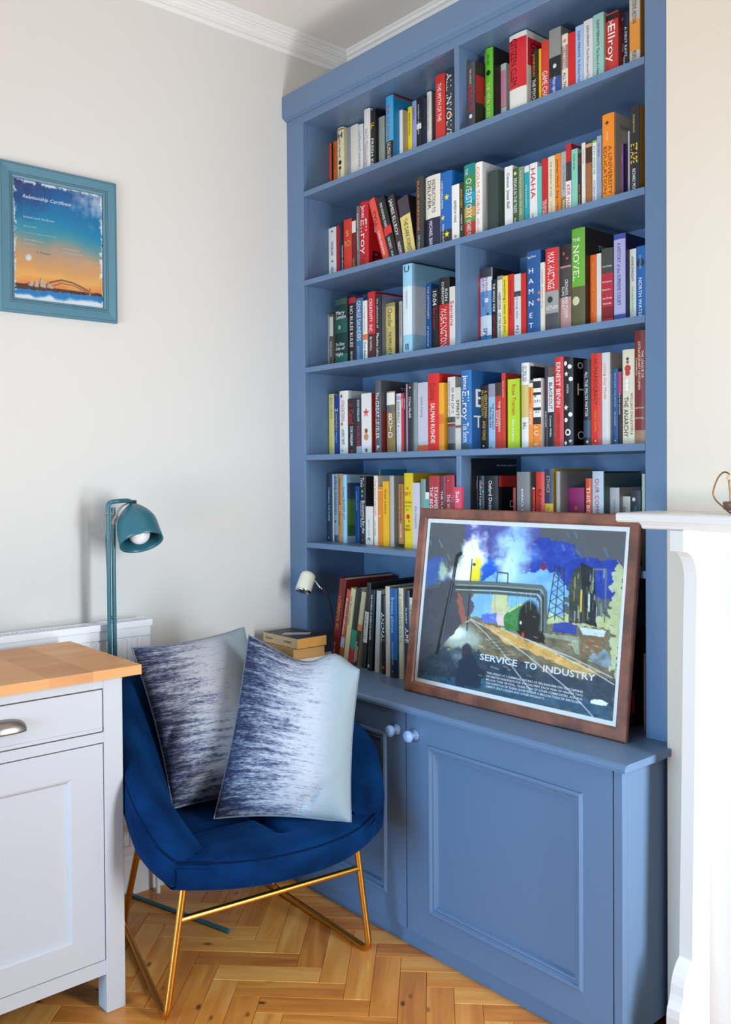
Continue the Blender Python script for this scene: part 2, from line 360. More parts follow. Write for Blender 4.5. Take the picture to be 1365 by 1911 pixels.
for k in range(2):
    y1 = yR-.0025-k*.487; y0 = y1-.482
    dr = MB().box(SX-.024, SX-.002, y0, y1, .7035, .806)
    d = dr.build('drawer', sb_paint, sb, .001)
    bx(SX-.003, SX+.0005, y0+.002, y1-.002, .7035, .7125).build('bead', sb_paint, d, .001)
    yc = (y0+y1)/2
    ha = MB()
    def cup(u, v):
        a = math.pi*u; t = v*math.pi/2
        return (SX-.002+.027*math.sin(t)*math.sin(a)**.5, yc-.052*math.cos(a), .744+.031*math.cos(t)*math.sin(a)**.6)
    ha.grid(cup, 28, 12)
    h_ = ha.build('cup_handle', steel, d); md = h_.modifiers.new('wall', 'SOLIDIFY'); md.thickness = .0016
    y1 = yR-.0025-k*.487; y0 = y1-.482; z0, z1 = .1355, .6725; sw = .081
    dm = MB(); x0, x1 = SX-.024, SX-.002
    for q in ((y0, y0+sw, z0, z1), (y1-sw, y1, z0, z1), (y0+sw, y1-sw, z0, z0+.066), (y0+sw, y1-sw, z1-.071, z1)): dm.box(x0, x1, q[0], q[1], q[2], q[3])
    d = dm.build('door', sb_paint, sb)
    bx(x0+.004, x1-.009, y0+sw-.003, y1-sw+.003, z0+.063, z1-.068).build('panel', sb_paint, d)
    mo = MB(); ya, yb, za, zb_ = y0+sw, y1-sw, z0+.066, z1-.071; vs = []
    for (a, h) in ((0, 0), (.004, -.001), (.007, -.004), (.011, -.009)): vs += [(x1+h, ya+a, za+a), (x1+h, yb-a, za+a), (x1+h, yb-a, zb_-a), (x1+h, ya+a, zb_-a)]
    mo.add(vs, [(i*4+q, i*4+(q+1) % 4, (i+1)*4+(q+1) % 4, (i+1)*4+q) for i in range(3) for q in range(4)]); mo.build('moulding', sb_paint, d)

# ------------------------------------------------------------------ radiator
rad_m = mat('radiator_enamel', 'eceef0', .3)
rad = thing('radiator', 'white panel radiator on the picture wall behind the floor lamp', 'radiator', (.06, -1.2, .15))
RY0, RY1, RZ0, RZ1 = -1.85, -.6046, .16, .885
bx(.035, .088, RY0, RY1, RZ0, RZ1-.006).build('panel', rad_m, rad, .006, 3)
gm = MB()
for (x0, x1) in ((.036, .042), (.094, .1)): gm.box(x0, x1, RY0, RY1, RZ1-.02, RZ1)
gm.build('top_rim', rad_m, rad, .001)
bar = bx(.04, .096, -.0028, .0028, RZ1-.006, RZ1-.001).mesh('grille_bar'); bar.materials.append(rad_m)
y = RY0+.006
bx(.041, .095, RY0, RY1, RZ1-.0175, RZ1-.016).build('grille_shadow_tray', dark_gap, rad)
while y < RY1-.004:
    o = bpy.data.objects.new('grille_bar', bar); C.objects.link(o); o.parent = rad; o.matrix_parent_inverse = parent_matrix(rad).inverted(); o.location = (0, y, 0); y += .0115
ribm = MB().prism([(.086, -.0095), (.092, -.0075), (.0945, -.003), (.0945, .003), (.092, .0075), (.086, .0095)], 2, RZ0+.03, RZ1-.055).mesh('rib'); ribm.materials.append(rad_m)
y = RY1-.04
while y > RY0+.02:
    o = bpy.data.objects.new('rib', ribm); C.objects.link(o); o.parent = rad; o.matrix_parent_inverse = parent_matrix(rad).inverted(); o.location = (0, y, 0)
    y -= .0335
bx(.086, .095, RY0+.005, RY1-.004, RZ1-.05, RZ1-.018).build('top_channel', rad_m, rad, .003)
bx(.086, .095, RY0+.005, RY1-.004, RZ0+.006, RZ0+.03).build('bottom_channel', rad_m, rad, .003)
for yy in (RY0+.15, RY1-.15): bx(.001, .036, yy-.015, yy+.015, RZ0+.1, RZ1-.1).build('wall_bracket', rad_m, rad)
MB().tube([(.06, RY1+.002, RZ0+.03), (.06, RY1+.02, RZ0+.03), (.06, RY1+.028, RZ0+.02), (.06, RY1+.03, 0)], .0075, 10).build('pipe', rad_m, rad)

# ------------------------------------------------------------------ framed certificate on the picture wall
teal = mat('teal_paint', '4f7f92', .45)
lamp_teal = mat('teal_lamp_enamel', '2d6774', .35)
line_d = mat('frame_line', '4a4a48', .6)
cert = thing('framed_certificate', 'teal framed certificate with sunset harbour print on the white wall', 'picture', (.01, -.85, 2.03))
FY0, FY1, FZ0, FZ1 = -1.031, -.669, 1.8107, 2.2464; mw_ = .0435
def ringframe(prof):      # mitred frame: (inset, x)
    m_ = MB(); vs = []
    for (a, x) in prof: vs += [(x, FY0+a, FZ0+a), (x, FY1-a, FZ0+a), (x, FY1-a, FZ1-a), (x, FY0+a, FZ1-a)]
    return m_.add(vs, [(i*4+k, i*4+(k+1) % 4, (i+1)*4+(k+1) % 4, (i+1)*4+k) for i in range(len(prof)-1) for k in range(4)])
fr = ringframe([(0, .001), (0, .014), (.0025, .0165), (.006, .0165), (.0075, .018), (.03, .0155), (.0315, .0145), (.035, .0145), (.037, .013), (mw_, .011), (mw_, .003)]).build('frame', teal, cert)
ringframe([(.0062, .0166), (.0062, .0175), (.0074, .0175), (.0074, .0166)]).build('bead_line', line_d, fr)
ringframe([(.0302, .0150), (.0302, .01585), (.0312, .01585), (.0312, .0148)]).build('bead_line', line_d, fr)
ringframe([(.0358, .0138), (.0358, .0148), (.0368, .0144), (.0368, .0135)]).build('bead_line', line_d, fr)
bx(.0008, .0035, FY0+.01, FY1-.01, FZ0+.01, FZ1-.01).build('backing', mat('white_card', 'e9e9e7', .6), cert)

# ------------------------------------------------------------------ floor lamp
fl = thing('floor_lamp', 'teal twin-pole floor lamp with dome shade beside the sideboard', 'lamp', (.14, -.74, 0))
LPX = .135
pa, pb = at(202.5, 1000, 0, LPX), at(212, 1000, 0, LPX)
z_top = at(203, 940, 0, LPX)[2]
bA0, bA1 = np.array([.03, -.654, .0065]), np.array([.434, -.545, .0065]); dd = (bA1-bA0)/np.linalg.norm(bA1-bA0)
for (q, zt_) in ((pa, z_top), (pb, z_top-.012)):
    MB().tube([(LPX, q[1], .012), (LPX, q[1], zt_)], .0062, 12).build('pole', lamp_teal, fl)
MB().tube([bA0, bA1], .0065, 12).build('foot_bar', lamp_teal, fl)
ym = (pa[1]+pb[1])/2
MB().tube([(bA0[0], ym, .0065), (LPX+.03, ym, .0065)], .0065, 12).build('foot_bar', lamp_teal, fl)
MB().tube([bA0, (bA0[0], ym, .0065)], .0065, 12).build('cross_bar', lamp_teal, fl)
MB().tube([(LPX, pa[1], .91), (LPX, pb[1], .91)], .0045, 10).build('spacer', lamp_teal, fl)
# shade
ax_ = np.array([0, 0, -1.0])*.88+np.array([.653, .757, 0])*.33+np.array([.757, -.653, 0])*.43; ax_ /= np.linalg.norm(ax_)
oc = at(264.5, 1013, 0, .19); Ls, Rs = .138, .0655
apex = oc-ax_*Ls
prof = [(0.0, 0)]
for k in range(1, 15):
    t = k/14; prof.append((Rs*(math.sin(min(t*1.75, 1)*math.pi/2)**.75)*(.84+.16*t), Ls*t))
inner = [(max(r-.002, 0), h+.002*(1-h/Ls)) for r, h in prof[::-1]]
sh = MB().lathe(prof+inner, apex, ax_, 40).build('shade', lamp_teal, fl)
MB().lathe([(0, .066), (.0115, .066), (.0125, .05), (.012, .0)], apex+ax_*.008, ax_, 20).build('socket', mat('lamp_socket', '2c5560', .5), sh)
bc_ = apex+ax_*.108; bp_ = [(.0315*math.sin(math.pi*k/14), -.0315*math.cos(math.pi*k/14)) for k in range(15)]
MB().lathe(bp_, bc_, ax_, 28).build('bulb', mat('opal_bulb', 'f1f0f4', .12), sh)
# bent arm joining the poles to the shade
jn = apex-ax_*.004
armp = [(LPX, pa[1], z_top-.03), (LPX, pa[1], z_top-.006), (LPX+.002, pa[1]+.006, z_top+.003), (LPX+.012, pa[1]+.022, z_top+.007), tuple((np.array([LPX+.02, pa[1]+.04, z_top+.012])+jn)/2), tuple(jn)]
MB().tube(catmull(armp, 24), .0068, 12).build('arm', lamp_teal, fl)
MB().tube([jn-RT*.010, jn+RT*.016], .0055, 12).build('hinge_knob', mat('dark_metal', '3c4c52', .35, .6), fl)
cord_m = mat('braided_cord', '8b857f', .7, build=bump_noise(900, .5))
cw = [tuple(jn-ax_*.0), (LPX+.01, pb[1]+.02, z_top-.012), (LPX+.012, pb[1]-.006, z_top-.05), (LPX+.006, pb[1]-.002, z_top-.062), (LPX+.004, pb[1]+.01, z_top-.035), (LPX+.002, pa[1]-.012, z_top-.03), (LPX-.004, pa[1]-.017, z_top-.06), (LPX-.01, pa[1]-.004, z_top-.12), (LPX-.012, pa[1]+.004, z_top-.3), (LPX-.012, pa[1]+.01, .6), (LPX-.012, pa[1]+.012, .02)]
MB().tube(catmull(cw, 70), .0028, 8).build('cord', cord_m, fl)

# ------------------------------------------------------------------ clip-on reading lamp standing on the ledge
cl = thing('reading_lamp', 'small cream and chrome gooseneck lamp on the ledge beside stacked books', 'lamp', (.17, .1, ZW))
chrome = mat('chrome', 'd9dce0', .16, 1.0)
cream_e = mat('cream_enamel', 'e3dfc9', .35)
hc = at(573, 1082, 1, -.02); ax2 = -RT*.30+np.array([0, 0, -1.0])*.86+np.array([.757, -.653, 0])*.30; ax2 /= np.linalg.norm(ax2)
h0 = hc-ax2*.031
hd = MB().lathe([(0, 0), (.0135, .0016), (.0235, .008), (.0275, .018), (.0285, .068)], h0, ax2, 32).build('head', cream_e, cl)
MB().lathe([(.0283, .066), (.0288, .077), (.0268, .0775), (.0205, .070), (.0, .070)], h0, ax2, 32).build('chrome_ring', chrome, hd)
st = [hc+RT*.024+UP*.004, at(597, 1095, 1, -.005), at(609, 1107, 1, .02), at(617, 1128, 1, .05), at(619.5, 1150, 1, .065), at(620.5, 1185, 1, .07)]
zl = st[-1]; st.append(np.array([zl[0], zl[1], ZW+.01]))
MB().tube(catmull(st, 40), .0032, 10).build('gooseneck', chrome, cl)
MB().lathe([(0, .014), (.012, .014), (.034, .008), (.038, 0), (0, 0)], (zl[0], zl[1], ZW), (0, 0, 1), 30).build('base', cream_e, cl)
# ------------------------------------------------------------------ velvet armchair
def velvet_nodes(nt, b):
    N = nt.nodes.new; L = nt.links.new
    tc = N('ShaderNodeTexCoord'); n = N('ShaderNodeTexNoise'); n.inputs['Scale'].default_value = 9; n.inputs['Detail'].default_value = 3
    r = N('ShaderNodeValToRGB'); e = r.color_ramp.elements; e[0].position = .3; e[0].color = hexc('021c40'); e[1].position = .75; e[1].color = hexc('053362')
    L(tc.outputs['Object'], n.inputs['Vector']); L(n.outputs['Fac'], r.inputs['Fac']); L(r.outputs['Color'], b.inputs['Base Color'])
    b.inputs['Sheen Weight'].default_value = .22; b.inputs['Sheen Roughness'].default_value = .35; b.inputs['Sheen Tint'].default_value = hexc('2f78cc')
    n2 = N('ShaderNodeTexNoise'); n2.inputs['Scale'].default_value = 600; bp = N('ShaderNodeBump'); bp.inputs['Strength'].default_value = .12; bp.inputs['Distance'].default_value = .001
    L(tc.outputs['Object'], n2.inputs['Vector']); L(n2.outputs['Fac'], bp.inputs['Height']); L(bp.outputs['Normal'], b.inputs['Normal'])
velvet = mat('navy_velvet', '0a3362', .85, spec=.06, build=velvet_nodes)
piping_m = mat('navy_piping', '041a36', .85, spec=.05)
gold = mat('brushed_gold', 'dca24a', .3, 1.0)
CFW = np.array([.9899, -.1416, 0]); CRT = np.array([.1416, .9899, 0]); CO = np.array([.748, -.605, 0]); CUP = np.array([0, 0, 1.0])
def cw_(f, r, z): return CO+CFW*f+CRT*r+CUP*z
arm = thing('armchair', 'navy velvet tub armchair with gold sled legs in front of the bookcase', 'chair', tuple(cw_(-.25, 0, 0)))
topk = [(.052, .278, .408), (.014, .308, .456), (-.03, .330, .502), (-.07, .343, .54), (-.13, .343, .578), (-.25, .322, .632), (-.38, .278, .695), (-.50, .21, .757), (-.56, .11, .776), (-.575, 0, .778)]
botk = [(.05, .272, .350), (.012, .268, .342), (-.03, .262, .338), (-.08, .256, .336), (-.13, .25, .335), (-.21, .238, .335), (-.30, .212, .335), (-.37, .165, .335), (-.41, .085, .335), (-.42, 0, .335)]
def mirror(K, kl): return [(q[0], -q[1]*kl, q[2]) for q in K]+[(q[0], q[1], q[2]) for q in K[-2::-1]]
NP = 84
TC = catmull(mirror(topk, .945), NP); BC = catmull(mirror(botk, 1.0), NP)
rim = .026
rings = []; rim_line = []
for i in range(NP+1):
    T = TC[i]; B = BC[i]
    tg = BC[min(i+1, NP)]-BC[max(i-1, 0)]; out = np.array([-tg[1], tg[0], 0]); out /= np.linalg.norm(out)
    if np.dot(out, B-np.array([-.12, 0, B[2]])) < 0: out = -out
    d = T-B; Ln = np.linalg.norm(d); d = d/Ln
    n_ = out-d*np.dot(out, d); n_ /= np.linalg.norm(n_)
    e_ = min(i, NP-i)/NP; rr = .024+.010*max(0, 1-e_*4.2)-.006*max(0, 1-e_*30)
    ring = []
    for t in np.linspace(0, 1, 10): ring.append(B+d*Ln*t*.985+n_*(rr*(.55+.45*min(1, t*2.5))+.03*math.sin(math.pi*t)*min(1, Ln/.2)))
    for a in np.linspace(math.pi/2*.7, -math.pi/2*.7, 6): ring.append(T+n_*rr*math.sin(a)+d*rr*.9*math.cos(a))
    Bi = B+CUP[:]*.07-n_*.03
    for t in np.linspace(0, 1, 9)[1:]: ring.append(T+(Bi-T)*t-n_*rr*(1+.5*math.sin(math.pi*t)*min(1, Ln/.25)))
    rings.append(ring); rim_line.append(T+n_*rr*.92+d*rr*.1)
nr = len(rings[0])
vs = [cw_(*q) for ring in rings for q in ring]
fs = [(i*nr+k, i*nr+k+1, (i+1)*nr+k+1, (i+1)*nr+k) for i in range(NP) for k in range(nr-1)]
fs += [tuple(range(nr)), tuple(NP*nr+k for k in range(nr))]
fs += [tuple(i*nr for i in range(NP+1))]
shell = MB().add(vs, fs, True).build('shell', velvet, arm)
MB().tube([cw_(*q) for q in rim_line], .0032, 8).build('piping', piping_m, shell)
# seat
def fedge(u): return .052+.105*(1-abs(u)**2.2)
sec = [(-.42, .415, 0), (-.33, .412, 0), (-.25, .412, 0), (-.18, .414, 0), (-.10, .418, 0), (-.03, .423, 0), (-.085, .428, 1), (-.05, .429, 1), (-.022, .426, 1), (-.006, .417, 1), (.002, .405, 1), (.004, .385, 1), (.0, .362, 1), (-.008, .345, 1), (-.03, .334, 1), (-.08, .33, 1), (-.30, .33, 0), (-.42, .335, 0)]
ss = catmull([(a, b_, c_) for a, b_, c_ in sec], 90)
def seatp(uu, vv):
    u = uu*2-1; k = min(int(vv*90+.5), 90); f, z, fr_ = ss[k]; fr_ = min(1, max(0, fr_))
    fw = f+fr_*fedge(u) if fr_ > .0 else f
    if vv < .3: fw = f
    hw = .284-.09*min(1, max(0, (-.15-fw)/.28))**1.6
    r = u*hw
    if z > .40 and fw < .10:
        z -= .020*math.exp(-(r/.014)**2)*min(1, max(0, (.075-fw)/.03))+.014*math.exp(-((fw+.10)/.014)**2)
        z -= .02*abs(u)**4
    return cw_(fw, r, z)
seat = MB().grid(seatp, 64, 90).build('seat', velvet, arm)
seam = []
for k in range(41):
    u = -1+2*k/40; seam.append(cw_(fedge(u)-.001, u*.284, .4095))
MB().tube(seam, .0026, 8).build('seam', piping_m, seat)
# sled legs
def leg(side):
    s_ = side
    def L_(f, r, z): return cw_(f, r*s_, z)
    return L_
RT_ = .0092
FLf, FRf = np.array([.7065, -.8965, RT_]), np.array([.7896, -.313, RT_])
fl_top, fr_top = np.array([.692, -.8335, .335]), np.array([.752, -.332, .345])
rl, rr_ = np.array([.19, -.757, RT_]), np.array([.275, -.285, RT_])
rl_top, rr_top = np.array([.40, -.805, .34]), np.array([.42, -.34, .34])
def rounded(pts, rad=.03, n=5):
    pts = [np.array(q, float) for q in pts]; out = [pts[0]]
    for i in range(1, len(pts)-1):
        a = pts[i]+(pts[i-1]-pts[i])/np.linalg.norm(pts[i-1]-pts[i])*rad; b_ = pts[i]+(pts[i+1]-pts[i])/np.linalg.norm(pts[i+1]-pts[i])*rad
        for k in range(n+1):
            t = k/n; out.append((1-t)**2*a+2*t*(1-t)*pts[i]+t*t*b_)
    return out+[pts[-1]]
MB().tube(rounded([fl_top, FLf, rl, rl_top]), RT_, 14).build('sled_leg', gold, arm)
MB().tube(rounded([fr_top, FRf, rr_, rr_top]), RT_, 14).build('sled_leg', gold, arm)
zc = .236
def lerp_z(a, b_, z): t = (z-a[2])/(b_[2]-a[2]); return a+(b_-a)*t
MB().tube([lerp_z(FLf, fl_top, zc), lerp_z(FRf, fr_top, zc)], .0082, 14).build('cross_rail', gold, arm)
MB().tube([lerp_z(rl, rl_top, zc+.03), lerp_z(rr_, rr_top, zc+.03)], .0082, 14).build('cross_rail', gold, arm)
for q in (FLf, FRf, rl, rr_):
    pass

# ------------------------------------------------------------------ cushions
def cushion_nodes(seed, phase):
    def f(nt, b):
        N = nt.nodes.new; L = nt.links.new
        uv = N('ShaderNodeUVMap'); uv.uv_map = 'weave'; sp = N('ShaderNodeSeparateXYZ'); L(uv.outputs['UV'], sp.inputs[0])
        def noise(sx, sy, det, off):
            m_ = N('ShaderNodeMapping'); m_.inputs['Scale'].default_value = (sx, sy, 1); m_.inputs['Location'].default_value = (off+seed, off*.7, seed)
            L(uv.outputs['UV'], m_.inputs['Vector']); n = N('ShaderNodeTexNoise'); n.inputs['Scale'].default_value = 1; n.inputs['Detail'].default_value = det; n.inputs['Roughness'].default_value = .65
            L(m_.outputs['Vector'], n.inputs['Vector']); return n.outputs['Fac']
        def ma(op, a, b_, c_=None):
            m_ = N('ShaderNodeMath'); m_.operation = op
            for i, q in enumerate((a, b_, c_)):
                if q is None: continue
                if isinstance(q, (int, float)): m_.inputs[i].default_value = q
                else: L(q, m_.inputs[i])
            return m_.outputs[0]
        n1 = noise(3.0, 38, 4, 3.1); n2 = noise(22, 120, 3, 9.7); n3 = noise(5, 9, 2, 1.2)
        x = ma('MULTIPLY_ADD', sp.outputs['X'], .78, phase)
        x = ma('ADD', x, ma('MULTIPLY_ADD', n1, 1.25, -.625)); x = ma('ADD', x, ma('MULTIPLY_ADD', n2, .95, -.475)); x = ma('ADD', x, ma('MULTIPLY_ADD', n3, .2, -.1))
        fade = ma('SMOOTH_MIN', ma('MULTIPLY_ADD', sp.outputs['X'], -2.6, 2.3), 1.0, .2)
        r = N('ShaderNodeValToRGB'); e = r.color_ramp.elements
        e[0].position = .05; e[0].color = hexc('2e3650'); e[1].position = .9; e[1].color = hexc('a2aab0')
        for p_, c_ in ((.2, '59617a'), (.36, '8d93a2'), (.5, 'aeb2bc'), (.66, 'b6b9c1')): k = e.new(p_); k.color = hexc(c_)
        L(x, r.inputs['Fac'])
        mx = N('ShaderNodeMix'); mx.data_type = 'RGBA'; mr = N('ShaderNodeMapRange'); mr.interpolation_type = 'SMOOTHSTEP'; mr.inputs['From Min'].default_value = .66; mr.inputs['From Max'].default_value = .9
        L(sp.outputs['X'], mr.inputs['Value']); L(mr.outputs['Result'], mx.inputs['Factor']); L(r.outputs['Color'], mx.inputs['A']); mx.inputs['B'].default_value = hexc('8d9ca3')
        L(mx.outputs['Result'], b.inputs['Base Color'])
        bp = N('ShaderNodeBump'); bp.inputs['Strength'].default_value = .35; bp.inputs['Distance'].default_value = .002; L(n2, bp.inputs['Height']); L(bp.outputs['Normal'], b.inputs['Normal'])
    return f
def cushion(label, BL, BR, TR, TL, thick, seed, phase, pinch, creases, bump=0):
    BL, BR, TR, TL = [np.array(q, float) for q in (BL, BR, TR, TL)]
    nrm = np.cross(BR-BL, TL-BL); nrm /= np.linalg.norm(nrm)
    t_ = thing('cushion', label, 'cushion', tuple((BL+BR)/2), 'scatter cushions on the armchair')
    n = 56; mtl = mat('woven_cushion_%d' % seed, 'b0b4be', .85, spec=.2, build=cushion_nodes(seed, phase))
    cen = (BL+BR+TR+TL)/4
    def pos(u, v, side):
        a, b_ = u*2-1, v*2-1
        # edges drawn inwards between the corners
        uu = .5+a*.5*(1-pinch[0]*(1-b_*b_)); vv = .5+b_*.5*(1-pinch[1]*(1-a*a))
        P = (1-vv)*((1-uu)*BL+uu*BR)+vv*((1-uu)*TL+uu*TR)
        h = thick*max(0, (1-abs(a)**2.4))**.55*max(0, (1-abs(b_)**2.4))**.55
        for (cu, cv, ang, ln, wd, amp) in creases:
            du, dv = u-cu, v-cv; l_ = du*math.cos(ang)+dv*math.sin(ang); w_2 = -du*math.sin(ang)+dv*math.cos(ang)
            if side > 0: h += amp*math.exp(-(l_/ln)**2-(w_2/wd)**2)*min(1, 6*(1-max(abs(a), abs(b_))))
        h += side*.002*math.sin(9*a+3*b_)*math.sin(7*b_-2*a)*(1-a*a)*(1-b_*b_)
        if bump: P = P+np.array([0, 0, bump])*math.exp(-((u-.8)/.14)**2)*v**5-np.array([0, 0, bump*.35])*math.exp(-((u-.45)/.2)**2)*v**5
        return P+nrm*h*side
    for side, nm in ((1, 'front_cover'), (-1, 'back_cover')):
        m_ = MB().grid(lambda u, v: pos(u, v, side), n, n, True, side < 0)
        me = m_.mesh(nm); uvl = me.uv_layers.new(name='weave')
        uvs = [(i/n, j/n) for j in range(n+1) for i in range(n+1)]
        for lp_ in me.loops: uvl.data[lp_.index].uv = uvs[lp_.vertex_index]
        link(nm, me, mtl if side > 0 else mat('grey_cushion_back', '8e8a86', .85), t_)
    ed = [pos(k/20, 0, 0) for k in range(20)]+[pos(1, k/20, 0) for k in range(20)]+[pos(1-k/20, 1, 0) for k in range(20)]+[pos(0, 1-k/20, 0) for k in range(20)]
    MB().tube(ed, .0028, 6, True).build('seam', mat('cushion_seam', '767e8c', .8), t_)
    return t_
cushion('woven navy and white cushion leaning against the left arm, further back in the chair', (.473, -.745, .425), (.60, -.43, .425), (.34, -.425, .867), (.30, -.775, .845), .085, 3, .10, (.07, .06),
        [(.08, .42, .7, .12, .025, -.02), (.15, .16, .25, .18, .02, -.024)])
cushion('woven navy and white cushion overlapping the other one, nearer the bookcase', (.612, -.70, .425), (.872, -.445, .422), (.842, -.388, .806), (.49, -.505, .872), .095, 11, .03, (.06, .06),
        [(.72, .12, .9, .15, .03, -.022), (.8, .22, .75, .14, .03, .012), (.62, .04, 1.2, .08, .02, -.02)], .034)
